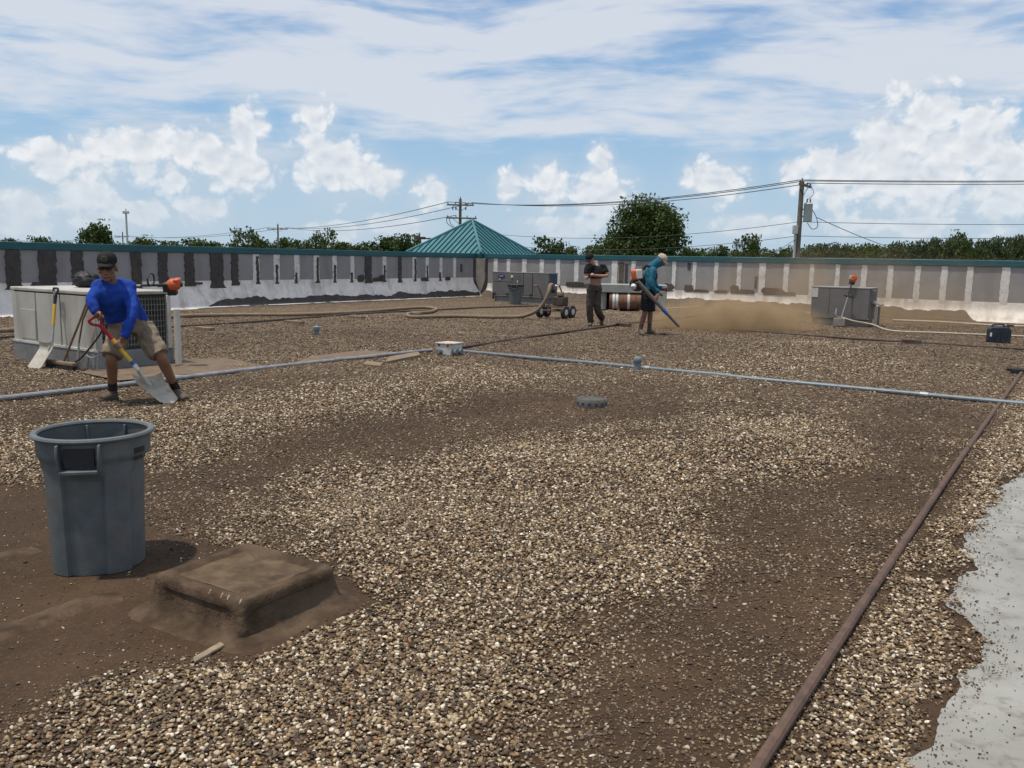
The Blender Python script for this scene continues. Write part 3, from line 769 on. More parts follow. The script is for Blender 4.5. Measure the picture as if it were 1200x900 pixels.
def rrect(a, b_, r, n=9, per=14):
    pts = []
    for (cx_, cy_, t0) in ((a-r, b_-r, 0), (-a+r, b_-r, 90), (-a+r, -b_+r, 180), (a-r, -b_+r, 270)):
        for k in range(n): th = R(t0+90*k/(n-1)); pts.append((cx_+r*math.cos(th), cy_+r*math.sin(th)))
    out = []
    for i in range(len(pts)):
        p, q = pts[i], pts[(i+1) % len(pts)]; l_ = math.hypot(q[0]-p[0], q[1]-p[1]); m_ = max(1, int(l_/0.03))
        m_ = per if l_ > 0.2 else 1
        for k in range(m_): out.append((p[0]+(q[0]-p[0])*k/m_, p[1]+(q[1]-p[1])*k/m_))
    return out
lev = [(-0.075, HZ-0.004, .012), (-0.055, HZ-0.002, .012), (-0.045, HZ+0.008, .014), (-0.008, HZ+0.009, .02), (0.004, HZ-0.004, .022), (0.006, HZ-0.034, .024), (-0.004, HZ-0.040, .024), (0.006, 0.075, .03), (0.022, 0.034, .05), (0.06, 0.014, .08), (0.095, 0.006, .11), (0.13, 0.002, .13)]
rings = []
for li, (off, z, rr) in enumerate(lev):
    ring = []
    for (x, y) in rrect(LX+off, LY+off, max(0.015, rr)):
        k = float(fbm(np.array([x*7+3]), np.array([y*7+li*0.4]), 41, 4)[0])-0.5
        fl = 1.0 if li > 7 else 0.14
        th = math.atan2(y, x); dirn = Vector((math.cos(th), math.sin(th), 0))
        fold = 0.018*max(0, math.cos(th*4+math.pi))**6 if 5 < li < 10 else 0
        x2 = x+dirn.x*(k*0.05*fl+fold); y2 = y+dirn.y*(k*0.05*fl+fold)
        p = hcen+hx*x2+hy*y2+Z*max(0.001, z+k*0.022*(0.12 if li < 9 else 0.2))
        if li >= 10: p.z = float(height(np.array([p.x]), np.array([p.y]))[0])+(0.006 if li == 10 else -0.004)
        ring.append(p)
    rings.append(ring)
n = len(rings[0]); vs = [p for r_ in rings for p in r_]; fs = []
for i in range(len(rings)-1):
    for k in range(n): fs.append([i*n+k, i*n+(k+1) % n, (i+1)*n+(k+1) % n, (i+1)*n+k])
MB().add(vs, fs).build('skirt', M_hatch, root, smooth=48)
# cover panel
gN = 16; vs = []; fs = []
for i in range(gN+1):
    for j in range(gN+1):
        x = (LX-0.07)*(2*i/gN-1); y = (LY-0.07)*(2*j/gN-1); k = float(fbm(np.array([x*6]), np.array([y*6]), 61, 3)[0])-0.5
        vs.append(hcen+hx*x+hy*y+Z*(HZ-0.004+k*0.014))
for i in range(gN):
    for j in range(gN): fs.append([i*(gN+1)+j, (i+1)*(gN+1)+j, (i+1)*(gN+1)+j+1, i*(gN+1)+j+1])
MB().add(vs, fs).build('cover', mat('dusty_hatch_cover', (0.118, 0.082, 0.053), 0.9, var=0.3, scale=9, bump=0.9, bscale=60, dirt=(0.050, 0.034, 0.023), dirt_amt=0.85, dscale=6, spec=0.08), root, smooth=70)
for k in range(4):                             # scuffs along the front-left lip
    f = 0.62+0.10*k+.03*(k % 2); p = hcen-hx*0+hy*0; 
    a = hcen-hy*(LY+0.004)+hx*(LX*(2*f-1)); 
    MB().tube([a+Z*(HZ+0.009)+hy*0.03-hx*0.008, a+Z*(HZ+0.0085)+hx*0.004+hy*0.015, a+Z*(HZ+0.002)+hx*0.014], [0.001, 0.003, 0.001], 5).build('scuff', M_scuff, root)
p = gh(243, 768); 
mb = MB(); d_ = (gh(258, 758)-gh(225, 778)).normalized(); s_ = Vector((-d_.y, d_.x, 0))
mb.prism([p-d_*0.09-s_*0.012+Z*0.004, p+d_*0.08-s_*0.02+Z*0.004, p+d_*0.1+s_*0.014+Z*0.004, p-d_*0.06+s_*0.018+Z*0.004], Z*0.012)
single(mb, 'wood_splinter', mat('pale_splinter', (0.24, 0.185, 0.125), 0.9, var=0.25, scale=30), 'pale wood splinter on the dirt in front of the hatch', 'splinter', p, bevel=0.003)
# overlapping seams of the membrane near the bin
for pts, lab in (([(-40,760),(60,727),(104,710),(150,702)], 'a'), ([(-30,662),(20,652),(52,644)], 'b')):
    g_ = [gh(*q) for q in pts]; mb = MB(); vs = []
    path = smooth_path(g_, 10)
    for i, q in enumerate(path):
        d_ = (path[min(i+1, len(path)-1)]-path[max(0, i-1)]).normalized(); s_ = Vector((-d_.y, d_.x, 0)); q = onroof(q)
        wob = rag(9, i*0.13, 0.006); fd = min(1, (len(path)-1-i)/8); fd = fd*1.0-.004/.014*(1-fd)
        vs += [q-s_*(0.045)-Z*0.006, q-s_*(0.012+wob)+Z*0.014*fd, q+s_*0.10+Z*0.006*fd, q+s_*0.15-Z*0.006]
    fs = [[i*4+j, (i+1)*4+j, (i+1)*4+j+1, i*4+j+1] for i in range(len(path)-1) for j in range(3)]
    o = mb.add(vs, fs).build('membrane_seam', M_hatch, roof, smooth=50)

# ------------------------------------------------------------------ small fixtures
M_rubber = mat('grey_rubber_disc', (0.075, 0.075, 0.072), 0.85, var=0.25, scale=30, bump=0.5, bscale=80, dirt=(0.13, 0.11, 0.085), dirt_amt=0.5, dscale=12)
p = gh(694, 479); p.y += 0.14
root = thing('drain_dome', 'low round grey drain dome sitting in the brown hollow of the gravel', 'drain', p)
MB().lathe([(0.175, -0.02), (0.175, 0.02), (0.165, 0.07), (0.15, 0.092), (0.128, 0.095), (0.118, 0.085), (0.06, 0.088), (0.0, 0.088)], p, 28).build('ring', M_rubber, root)
for k in range(14):
    th = 2*math.pi*k/14; e = Vector((math.cos(th), math.sin(th), 0))
    MB().box(p+e*0.168+Z*0.045, (0.014, 0.03, 0.05), (e+Z*-0.15).normalized(), Vector((-e.y, e.x, 0))).build('rib', M_rubber, root, bevel=0.004)
p = gh(747, 433)
root = thing('vent_pipe', 'short capped blue grey vent pipe standing behind the blue grey pipe', 'vent', p)
MB().lathe([(0.05, -0.02), (0.05, 0.12)], p, 16).build('stem', M_bluegrey, root)
MB().lathe([(0.056, 0.10), (0.062, 0.11), (0.062, 0.16), (0.05, 0.178), (0.0, 0.182)], p, 16).build('cap', M_bluegrey, root)
p = gh(371, 393)
root = thing('vent_pipe', 'tiny grey vent stub in the gravel in front of the tan hose', 'vent', p)
MB().lathe([(0.045, -0.02), (0.045, 0.10), (0.07, 0.11), (0.07, 0.16), (0.0, 0.19)], p, 12).build('stem', M_bluegrey, root)
# junction box with rusty lid, split pipe entries
M_whitebox = mat('white_box_paint', (0.50, 0.50, 0.47), 0.6, var=0.08, scale=10, dirt=(0.25, 0.2, 0.15), dirt_amt=0.5, dscale=8)
M_rustlid = mat('rusty_white_lid', (0.48, 0.44, 0.38), 0.75, var=0.1, scale=8, dirt=(0.32, 0.11, 0.04), dirt_amt=1.0, dscale=8.0)
p = gh(521, 416); p += U*0.12
root = thing('junction_box', 'white metal junction box with a rust stained lid where the roof pipes meet', 'box', p)
MB().box(p+Z*0.09, (0.30, 0.30, 0.17), U, V, Z).build('housing', M_whitebox, root, bevel=0.008)
MB().box(p+Z*0.187, (0.33, 0.33, 0.022), U, V, Z).build('lid', M_rustlid, root, bevel=0.006)
for e, q in ((-U, -V*0.06), (V, U*0.05), (V, -U*0.08)):
    MB().tube([p+e*0.12+q+Z*0.06, p+e*0.22+q+Z*0.06], 0.042, 10).build('fitting', M_bluegrey, root)
for q in (-0.09, 0.09): MB().box(p-U*0.158+V*q+Z*0.165, (0.012, 0.03, 0.045), U, V, Z).build('clasp', M_darkpipe, root)
# boards and sheets lying by the pipe
def board(pxs, th, m, name, label, cat, lift=0.004):
    g_ = [gh(*q) for q in pxs]; z = sum(q.z for q in g_)/len(g_)+.003; g_ = [Vector((q.x, q.y, z+lift)) for q in g_]
    return single(MB().prism(g_, Z*th), name, m, label, cat, g_[0]-Z*lift, bevel=0.003)
M_sheet = mat('dusty_plywood', (0.150, 0.106, 0.069), 0.92, var=0.14, scale=3, bump=0.2, dirt=(0.085, 0.058, 0.038), dirt_amt=0.75, dscale=4)
board([(340,428),(366,418),(424,413),(462,415),(440,420)], 0.02, M_sheet, 'plywood_sheet', 'dusty tan plywood sheet lying behind the galvanised pipe', 'plywood')
board([(452,427),(456,422),(490,417),(493,420)], 0.05, M_wood, 'plank', 'short brown plank lying in front of the galvanised pipe near the box', 'plank')
board([(425,429),(430,426),(448,428),(446,431)], 0.03, M_wood, 'plank', 'broken bit of plank half buried in gravel in front of the pipe', 'plank')
board([(208,441),(205,424),(264,421),(312,429),(290,436)], 0.012, M_sheet, 'walk_pad', 'tan dusty walkway pad to the right of the worker in blue', 'pad')
board([(95,438),(120,430),(210,424),(216,441),(140,448)], 0.010, M_sheet, 'walk_pad', 'tan dusty walkway pad behind the legs of the worker in blue', 'pad', lift=0.012)

# ------------------------------------------------------------------ roof units
M_cream = mat('cream_unit_paint', (0.40, 0.385, 0.345), 0.6, var=0.06, scale=3, dirt=(0.22, 0.18, 0.14), dirt_amt=0.55, dscale=2.5, streak=True)
M_curb = mat('grey_curb_flashing', (0.19, 0.195, 0.20), 0.75, var=0.15, scale=6, bump=0.3, bscale=18, dirt=(0.11, 0.085, 0.065), dirt_amt=0.6, dscale=3)
M_greyunit = mat('grey_unit_paint', (0.132, 0.128, 0.128), 0.6, var=0.07, scale=3, dirt=(0.10, 0.085, 0.07), dirt_amt=0.5, dscale=2, streak=True)
M_greylt = mat('light_grey_paint', (0.21, 0.21, 0.21), 0.6, var=0.08)
M_grille = mat('dark_grille', (0.035, 0.035, 0.033), 0.7, var=0.3)
M_fin = mat('grille_wire', (0.20, 0.19, 0.17), 0.5, metal=0.3, var=0.2)
M_trunk = mat('pale_post', (0.50, 0.48, 0.44), 0.6, var=0.08)
# left unit
A = G(20, 419); Bc = G(124, 434); Sc = G(203, 418)
L1 = (Bc-A).dot(V); Bc = A+V*L1; L2 = 1.05
A.z = 0.0; c0 = A+V*(L1/2)+U*(L2/2)
print('left unit', L1, L2)
lu_ = thing('rooftop_unit', 'weathered cream rooftop unit on a grey curb, tools leaning against it', 'air conditioner', c0)
MB().box(c0+Z*0.115, (L1+0.06, L2+0.06, 0.27), V, U, Z).build('curb', M_curb, lu_, bevel=0.012)
UH = 1.03; z0 = 0.25
MB().box(c0+Z*((z0+UH-0.05)/2), (L1-0.02, L2-0.02, UH-0.05-z0), V, U, Z).build('cabinet', M_grille, lu_)
fr = A+V*0
for (v0, v1, za, zb, nm) in ((0.0, 0.30, z0+.02, UH-.06, 'front_panel'), (0.31, 0.60, z0+.02, UH-.06, 'front_panel'), (0.61, 1.0, z0+.02, UH-.06, 'front_panel')):
    a = fr+V*(L1*v0+0.004); b_ = fr+V*(L1*v1-0.004)
    MB().box((a+b_)/2+U*0.0-U*0.004+Z*(za+zb)/2, ((b_-a).length, 0.03, zb-za), V, U, Z).build(nm, M_cream, lu_, bevel=0.005)
MB().box(fr+V*(L1*0.20)-U*0.022+Z*0.52, (L1*0.19, 0.008, 0.42), V, U, Z).build('access_door', M_cream, lu_, bevel=0.003)
MB().box(c0-V*(L1/2+0.004)+Z*((z0+UH-0.05)/2), (0.03, L2-0.03, UH-0.07-z0), V, U, Z).build('end_panel', M_cream, lu_, bevel=0.005)
MB().box(c0+Z*(UH-0.02), (L1+0.05, L2+0.05, 0.05), V, U, Z).build('top_cover', M_cream, lu_, bevel=0.012)
MB().box(c0-U*(L2/2+0.022)+Z*(z0+0.012), (L1+0.04, 0.03, 0.03), V, U, Z).build('base_rail', M_whitebox, lu_)
rs = A+V*(L1+0.002)                            # right side: coil guard of wires over dark fins
for k in range(int(L2/0.045)):
    MB().box(rs+U*(0.05+k*0.045)+V*0.018+Z*0.62, (0.008, 0.008, 0.66), V, U, Z).build('guard_wire', M_fin, lu_)
for k in range(9):
    MB().box(rs+U*(L2/2)+V*0.026+Z*(0.32+k*0.075), (0.008, L2-0.06, 0.008), V, U, Z).build('guard_wire', M_fin, lu_)
MB().box(rs+U*(L2-0.03)+V*0.02+Z*0.60, (0.06, 0.06, 0.74), V, U, Z).build('corner_post', M_trunk, lu_, bevel=0.006)
MB().box(rs+U*0.02+V*0.012+Z*0.62, (0.05, 0.05, 0.74), V, U, Z).build('corner_post', M_cream, lu_, bevel=0.006)
MB().tube([A+V*L1+U*L2+V*0.18+Z*0.0, A+V*L1+U*L2+V*0.18+Z*0.78], 0.045, 10).build('riser_pipe', M_trunk, lu_)
# black lumpy bag on top of the unit
bb = P(101, 333, c0.y+0.1); bb.z = UH+0.005
# centre grey unit and right grey unit share a builder
def grey_unit(A, L1, L2, h0, H, label, parts_px=None, louv=True):
    c0 = A+V*(L1/2)+U*(L2/2); c0.z = 0
    r_ = thing('rooftop_unit', label, 'air conditioner', c0)
    MB().box(c0+Z*(h0/2-0.01), (L1*0.94, L2*0.9, h0), V, U, Z).build('curb', M_curb, r_, bevel=0.01)
    MB().box(c0+Z*((h0+H)/2), (L1-0.03, L2-0.03, H-h0-0.02), V, U, Z).build('cabinet', M_grille, r_)
    return r_, c0
# centre unit
A = G(577, 353); L1, L2 = 2.45, 0.55
cu_, c0 = grey_unit(A, L1, L2, 0.22, 1.08, 'dark grey rooftop unit with blue badge behind the small bin')
for v0, v1, za, zb in ((0, .36, .26, .72), (0, .36, .73, 1.04), (.365, .56, .26, 1.04), (.565, .72, .26, 1.04), (.725, 1.0, .26, 1.04)):
    MB().box(A+V*(L1*(v0+v1)/2)-U*0.004+Z*(za+zb)/2, (L1*(v1-v0)-0.012, 0.03, zb-za-0.008), V, U, Z).build('front_panel', M_greyunit, cu_, bevel=0.004)
for k in range(7): MB().box(A+V*(L1*.40+k*0.05)-U*0.022+Z*0.66, (0.012, 0.012, 0.70), V, U, Z).build('louvre', M_greyunit, cu_)
MB().box(c0+V*(L1/2+0.002)+Z*0.65, (0.03, L2-0.02, 0.78), V, U, Z).build('side_panel', M_greyunit, cu_, bevel=0.004)
MB().box(c0+Z*1.065, (L1+0.04, L2+0.04, 0.035), V, U, Z).build('top_cover', M_greyunit, cu_, bevel=0.008)
MB().box(c0+Z*0.235, (L1+0.03, L2+0.03, 0.04), V, U, Z).build('base_rail', M_greylt, cu_)
bz = A+V*(L1*0.17)-U*0.024+Z*0.93
MB().prism([bz+V*0.15*math.cos(2*math.pi*k/20)+Z*0.062*math.sin(2*math.pi*k/20) for k in range(20)], -U*0.008).build('blue_badge', mat('blue_badge', (0.012, 0.016, 0.16), 0.5), cu_)
MB().prism([bz-U*0.009+V*0.11*math.cos(2*math.pi*k/20)+Z*0.022*math.sin(2*math.pi*k/20+0.3)+Z*0.003 for k in range(20)], -U*0.003).build('badge_mark', mat('badge_white', (0.25, 0.28, 0.45), 0.5), cu_)
for v_, z_, a_, b2 in ((0.36, 0.93, 0.10, 0.10), (0.14, 0.82, 0.04, 0.05), (0.46, 0.75, 0.04, 0.09)):
    MB().box(A+V*(L1*v_)-U*0.026+Z*z_, (a_, 0.012, b2), V, U, Z).build('white_sticker', M_whitebox, cu_)
for v_ in (0.04, 0.28, 0.70): MB().box(A+V*(L1*v_)-U*0.02+Z*0.30, (0.12, 0.03, 0.05), V, U, Z).build('lift_slot', M_grille, cu_)
MB().tube([A+V*0.06-U*0.03+Z*0.30, A+V*0.06-U*0.03+Z*0.10], 0.035, 8).build('drain_stub', M_black, cu_)
MB().box(A+V*(L1+.02)+U*0.27+Z*0.86, (0.02, 0.40, 0.34), V, U, Z).build('blue_dark_plate', mat('blue_dark_paint', (0.03, 0.06, 0.10), 0.6), cu_)  # dark bluish plate for the darker area on the unit's side
sb = G(604, 357); small = make_bin(Vector((sb.x, sb.y+0.2, 0.0)), 0.68, 0.27, 0.215, math.atan2(-1, -0.2), 'small looking grey waste bin standing against the dark grey rooftop unit', fine=False)
MB().lathe([(0.29, 0.62), (0.295, 0.70)], Vector((sb.x, sb.y+0.2, 0)), 24).build('dark_liner', M_black, small)
# right unit
A = G(949, 379); L1, L2 = 1.45, 0.75
ru_, c0 = grey_unit(A, L1, L2, 0.16, 0.98, 'grey rooftop unit on a dark stand with the orange trimmer leaning on its front')
MB().box(A+V*(L1*.5)-U*0.004+Z*0.56, (L1-0.01, 0.03, 0.77), V, U, Z).build('front_panel', M_greyunit, ru_, bevel=0.004)
MB().box(A+V*(L1*.32)-U*0.022+Z*0.60, (0.006, 0.008, 0.70), V, U, Z).build('panel_seam', M_grille, ru_)
MB().box(c0+V*(L1/2+0.002)+Z*0.56, (0.03, L2-0.02, 0.77), V, U, Z).build('side_panel', M_greyunit, ru_, bevel=0.004)
MB().box(c0+Z*0.965, (L1+0.05, L2+0.05, 0.03), V, U, Z).build('top_cover', M_greylt, ru_, bevel=0.006)
MB().box(c0+Z*0.185, (L1+0.03, L2+0.03, 0.04), V, U, Z).build('base_rail', M_greylt, ru_)
MB().box(A+V*0.09-U*0.024+Z*0.82, (0.15, 0.01, 0.24), V, U, Z).build('white_sticker', M_whitebox, ru_)
sd_ = A+V*(L1+0.02)
for k in range(6): MB().box(sd_+U*(L2*.42)+V*0.01+Z*(0.74+k*0.035), (0.03, L2*.6, 0.012), (V+Z*-0.5).normalized(), U).build('louvre', M_greylt, ru_)
hd = sd_+U*(L2*.45)
MB().prism([hd-U*.2+Z*.66, hd-U*.2+V*.22+Z*.56, hd-U*.2+V*.22+Z*.53, hd-U*.2+Z*.60], U*0.42).build('rain_hood', M_greylt, ru_)
for q in (0.12, 0.5): MB().tube([sd_+V*0.12+U*q+Z*0, sd_+V*0.12+U*q+Z*0.5], 0.03, 8).build('conduit', M_greylt, ru_)

# pale unit with the rusty drum in front, behind the two workers
M_paleg = mat('pale_green_grey_paint', (0.27, 0.285, 0.265), 0.6, var=0.06, dirt=(0.18, 0.16, 0.13), dirt_amt=0.4, dscale=2)
M_drum = mat('rusty_brown_drum', (0.15, 0.072, 0.042), 0.75, var=0.25, scale=6, bump=0.2, dirt=(0.055, 0.04, 0.035), dirt_amt=0.8, dscale=3)
A = G(703, 364); A.z = 0; L1 = 2.05; L2 = 0.8; D0 = A.y
pv, pu = Vector((1, -0.12, 0)).normalized(), Vector((0.12, 1, 0)).normalized()
pr_ = thing('rooftop_unit', 'pale green grey housing arching over the rusty brown drum behind the workers', 'air conditioner', A+pv*(L1/2))
MB().box(A+pv*(L1/2)+pu*(L2/2)+Z*0.70, (L1, L2, 0.26), pv, pu, Z).build('top_housing', M_paleg, pr_, bevel=0.02)
MB().box(A+pv*(L1-0.17)+pu*(L2/2)+Z*0.32, (0.34, L2, 0.56), pv, pu, Z).build('side_leg', M_paleg, pr_, bevel=0.04)
MB().box(A+pv*(0.10)+pu*(L2/2+0.1)+Z*0.30, (0.2, L2*.7, 0.58), pv, pu, Z).build('side_leg', M_paleg, pr_, bevel=0.03)
MB().box(A+pv*(L1/2)+pu*(L2-0.06)+Z*0.3, (L1-0.3, 0.05, 0.58), pv, pu, Z).build('back_plate', M_grille, pr_)
dm = thing('steel_drum', 'rusty brown drum with white bands lying on its side under the pale housing', 'drum', A+pv*0.85+pu*0.1)
dc = A+pv*0.28+pu*0.18+Z*0.30
MB().lathe([(0.0, 0.0), (0.24, 0.0), (0.27, 0.02), (0.27, 0.40), (0.285, 0.42), (0.27, 0.44), (0.27, 0.80), (0.285, 0.82), (0.27, 0.84), (0.27, 1.18), (0.24, 1.2), (0.0, 1.2)], dc, 24, pv).build('shell', M_drum, dm)
for o_ in (0.10, 0.20, 0.56, 1.08): MB().lathe([(0.273, o_), (0.277, o_+0.01), (0.277, o_+0.07), (0.273, o_+0.08)], dc, 24, pv).build('white_band', M_whitebox, dm)
for o_ in (0.25, 0.95): MB().prism([dc+pv*o_-pu*.26-Z*.30, dc+pv*o_+pu*.26-Z*.30, dc+pv*o_+pu*.2-Z*.18, dc+pv*o_-pu*.2-Z*.18], pv*0.08).build('cradle', M_wood, dm)

# ------------------------------------------------------------------ tools, hose, cart, can
M_orange = mat('orange_plastic', (0.55, 0.10, 0.03), 0.45, var=0.12, scale=12, dirt=(0.2, 0.08, 0.04), dirt_amt=0.4)
M_blackp = mat('black_plastic', (0.02, 0.02, 0.021), 0.5, var=0.2)
M_steel = mat('bare_steel', (0.45, 0.44, 0.42), 0.4, metal=0.7, var=0.1)
M_alu = mat('worn_aluminium', (0.50, 0.46, 0.40), 0.55, metal=0.35, var=0.12, scale=9, dirt=(0.30, 0.22, 0.14), dirt_amt=0.8, dscale=6)
M_yellow = mat('yellow_fibreglass', (0.62, 0.38, 0.03), 0.45, var=0.08)
M_red = mat('red_plastic', (0.33, 0.015, 0.02), 0.45, var=0.1)
M_wht = mat('white_plastic', (0.65, 0.65, 0.65), 0.5, var=0.05)
M_blu = mat('blue_plastic', (0.03, 0.10, 0.36), 0.5, var=0.05)
M_tanhose = mat('tan_ribbed_hose', (0.20, 0.15, 0.095), 0.8, var=0.15, scale=9, bump=0.5, bscale=50, dirt=(0.17, 0.12, 0.08), dirt_amt=0.7, dscale=3)
# large tan vacuum hose
hp = [gh(-90, 396)+Z*.045, gh(20, 389)+Z*.045, gh(110, 381)+Z*.045, gh(205, 373)+Z*.045, gh(270, 371)+Z*.045, gh(350, 370.5)+Z*.045, gh(420, 367.5)+Z*.045, gh(470, 363.5)+Z*.045, gh(498, 362)+Z*.045, gh(511, 364)+Z*.045, gh(503, 367.5)+Z*.045,
      gh(485, 368.5)+Z*.045, gh(477, 371)+Z*.045, gh(488, 373.5)+Z*.045, gh(535, 372.5)+Z*.045, gh(580, 373.5)+Z*.045, gh(608, 373)+Z*.045, P(626, 366, 22.3), P(637, 355, 22.2), P(643, 342, 22.2), P(644.5, 335, 22.3), P(647, 334, 22.5), P(648, 340, 22.6)]
root = thing('vacuum_hose', 'thick tan vacuum hose looping across the gravel up to the wheeled cart', 'hose', hp[9]-Z*.045)
path = smooth_path(hp, 10)
MB().tube(path, 0.047, 12).build('hose_run', M_tanhose, root)
for k in range(4, len(path)-2, 2):
    pass
MB().tube([path[-1]+Z*0.02, path[-1]-Z*0.08], 0.07, 12).build('coupling', M_blackp, root)
# four wheeled cart
cb_ = gh(648, 373); CYY = cb_.y
root = thing('hose_cart', 'small rusty four wheeled cart with two handlebars holding the tan hose', 'cart', cb_)
ax1 = V; ax2 = U
for (px, py, du) in ((633, 367.5, 0), (641, 365, .45), (662, 367.5, 0), (670, 364, .45)):
    c = P(px, py, CYY+(0.33 if du else 0.0)-(0.3 if px > 650 else 0)); c.z = 0.175
    wh = MB().lathe([(0.07, -0.045), (0.13, -0.05), (0.17, -0.035), (0.175, 0), (0.17, 0.035), (0.13, 0.05), (0.07, 0.045)], c, 20, ax1).build('wheel', M_black, root)
    MB().lathe([(0.0, -0.056), (0.05, -0.056), (0.085, -0.045), (0.085, 0.045), (0.05, 0.056), (0.0, 0.056)], c, 16, ax1).build('hub', M_trunk, wh)
c1 = P(636, 367, CYY); c1.z = .2; c2 = P(667, 366, CYY-0.1); c2.z = .2
MB().tube([c1, c2], 0.022, 8).tube([c1+U*.45, c2+U*.45], 0.022, 8).build('axle', M_rust, root)
MB().box((c1+c2)/2+U*.22+Z*.10, ((c2-c1).length*.8, .5, .035), V, U, Z).build('deck', M_rust, root, bevel=.004)
MB().box((c1+c2)/2+U*.22+Z*.25, (.32, .3, .24), V, U, Z).tube([(c1+c2)/2+U*.22+Z*.37, (c1+c2)/2+U*.22+Z*.50], .09, 12).build('engine', M_darkpipe, root, bevel=.02)
MB().box((c1+c2)/2+U*.12+V*.06+Z*.44, (.15, .12, .1), V, U, Z).build('fuel_tank', M_wood, root, bevel=.02)
for px0, px1 in ((630.5, 637), (655.5, 661.5)):
    a = P(px0, 335, CYY+.1); b_ = P(px1, 353, CYY+.1); b2 = P(px1+1, 362, CYY+.15)
    hb = MB().tube(smooth_path([a-V*.1, a, b_, b2], 5), 0.02, 8).build('handlebar', M_rust, root)
    MB().tube([a-V*.12, a-V*.01], .03, 8).build('grip', M_wht if px0 > 650 else M_wood, hb)
# blue fuel can
jp = gh(1169.5, 401.5); jd = Vector((.97, -.22, 0)).normalized(); jn = Vector((.22, .97, 0)).normalized()
root = thing('fuel_can', 'dark blue plastic fuel can with moulded handle standing on the gravel', 'can', jp)
M_can = mat('dark_blue_plastic', (0.014, 0.021, 0.036), 0.5, var=0.15, dirt=(.06, .05, .045), dirt_amt=.5, dscale=6)
w2, h2 = .215, .33
MB().prism([jp-jd*w2-jn*.09+Z*.0, jp+jd*w2-jn*.09+Z*0, jp+jd*w2-jn*.09+Z*(h2-.06), jp+jd*(w2-.06)-jn*.09+Z*h2, jp-jd*(w2-.05)-jn*.09+Z*h2, jp-jd*w2-jn*.09+Z*(h2-.05)], jn*.18).build('body', M_can, root, bevel=.022, seg=3)
MB().tube(smooth_path([jp-jd*.15+Z*(h2-.01), jp-jd*.11+Z*(h2+.045), jp+jd*.06+Z*(h2+.05), jp+jd*.1+Z*(h2-.01)], 6), .018, 8).build('handle', M_can, root)
MB().tube([jp+jd*.13+Z*(h2-.03), jp+jd*.17+Z*(h2+.045)], .036, 10).build('cap', M_blackp, root)
MB().tube([jp+jd*.16+Z*(h2+.03), jp+jd*.27+Z*(h2+.035)], [.02, .012], 8).build('spout', M_blackp, root)
MB().box(jp-jd*(w2-.04)-jn*.093+Z*.17, (.035, .004, .08), jd, jn, Z).build('white_label', M_wht, root)
for q in (-.1, .02, .12): MB().box(jp+jd*q-jn*.094+Z*.16, (.02, .012, .2), jd, jn, Z).build('rib', M_can, root, bevel=.004)

def trimmer(e, foot, up, label, bent=None, handle=0.36):
    """string trimmer: engine at e, shaft to foot"""
    root = thing('string_trimmer', label, 'trimmer', foot)
    d = (foot-e).normalized(); s_ = d.cross(up).normalized(); n_ = s_.cross(d)
    eng = MB().ell(e, (.085, .085, .10), s_, n_).box(e-d*.05+n_*.02, (.13, .13, .09), s_, n_, d).build('engine_cover', M_orange, root, bevel=.02)
    MB().box(e+d*.09-n_*.03, (.13, .12, .09), s_, n_, d).box(e+d*.03-n_*.10, (.10, .08, .12), s_, n_, d).build('engine_block', M_blackp, root, bevel=.012)
    MB().box(e-d*.02+s_*.085, (.04, .08, .09), s_, n_, d).build('muffler', M_steel, eng, bevel=.01)
    MB().lathe([(0, -.115), (.03, -.115), (.035, -.1), (.035, -.08)], e, 10, d).build('starter_grip', M_blackp, eng)
    L_ = (foot-e).length
    MB().tube([e+d*.1, e+d*L_*.45], .017, 8).build('grip_sleeve', M_blackp, root)
    MB().tube([e+d*L_*.42, foot], .0135, 8).build('shaft', M_steel, root)
    c = e+d*L_*handle
    MB().tube(smooth_path([c, c+s_*.10+n_*.02, c+s_*.115+n_*.11, c+n_*.16, c-s_*.115+n_*.11, c-s_*.10+n_*.02, c], 5), .013, 8).build('loop_handle', M_blackp, root)
    if bent: MB().tube(smooth_path(bent, 6), .016, 8).build('bent_tube', M_steel, root)
    return root
e1 = P(204, 345, 11.55); e1.z = UH+.10
f1 = P(118, 341, 11.5); f1.z = UH+.06
trimmer(e1, f1, Vector((0.1, -.2, 1)), 'orange engined string trimmer lying along the top of the cream rooftop unit', handle=.30)
A = G(949, 379); Yr = A.y-.62
e2 = P(1000, 327, Yr); f2 = P(986, 372, Yr-.12)
trimmer(e2, f2, Vector((0, -1, .3)), 'orange engined string trimmer standing upright against the front of the grey rooftop unit', bent=[f2, P(982, 371.5, Yr-.14), P(979.4, 369, Yr-.15), P(979.6, 365, Yr-.14), P(980.4, 361.5, Yr-.13)], handle=.46)
sl_ = G(981, 384); zt = f2.z-.02
single(MB().box(Vector((f2.x-.03, f2.y, zt/2)), (.28, .2, zt), V, U, Z), 'concrete_block', mat('concrete_block', (.22, .20, .17), .9, var=.15, bump=.4), 'pale block under the foot of the upright trimmer', 'block', Vector((f2.x, f2.y, 0)), bevel=.008)
hs_ = smooth_path([f2+V*.02, P(1000, 376, Yr-.3), gh(1022, 384)+Z*.08, gh(1045, 388.5)+Z*.02, gh(1100, 391)+Z*.02, gh(1160, 393.5)+Z*.02, gh(1215, 396)+Z*.02, gh(1330, 404)+Z*.02], 8)
single(MB().tube(hs_, .021, 8), 'white_hose', M_paleline, 'pale hose running from the upright trimmer along the gravel past the fuel can', 'hose', gh(1100, 391))

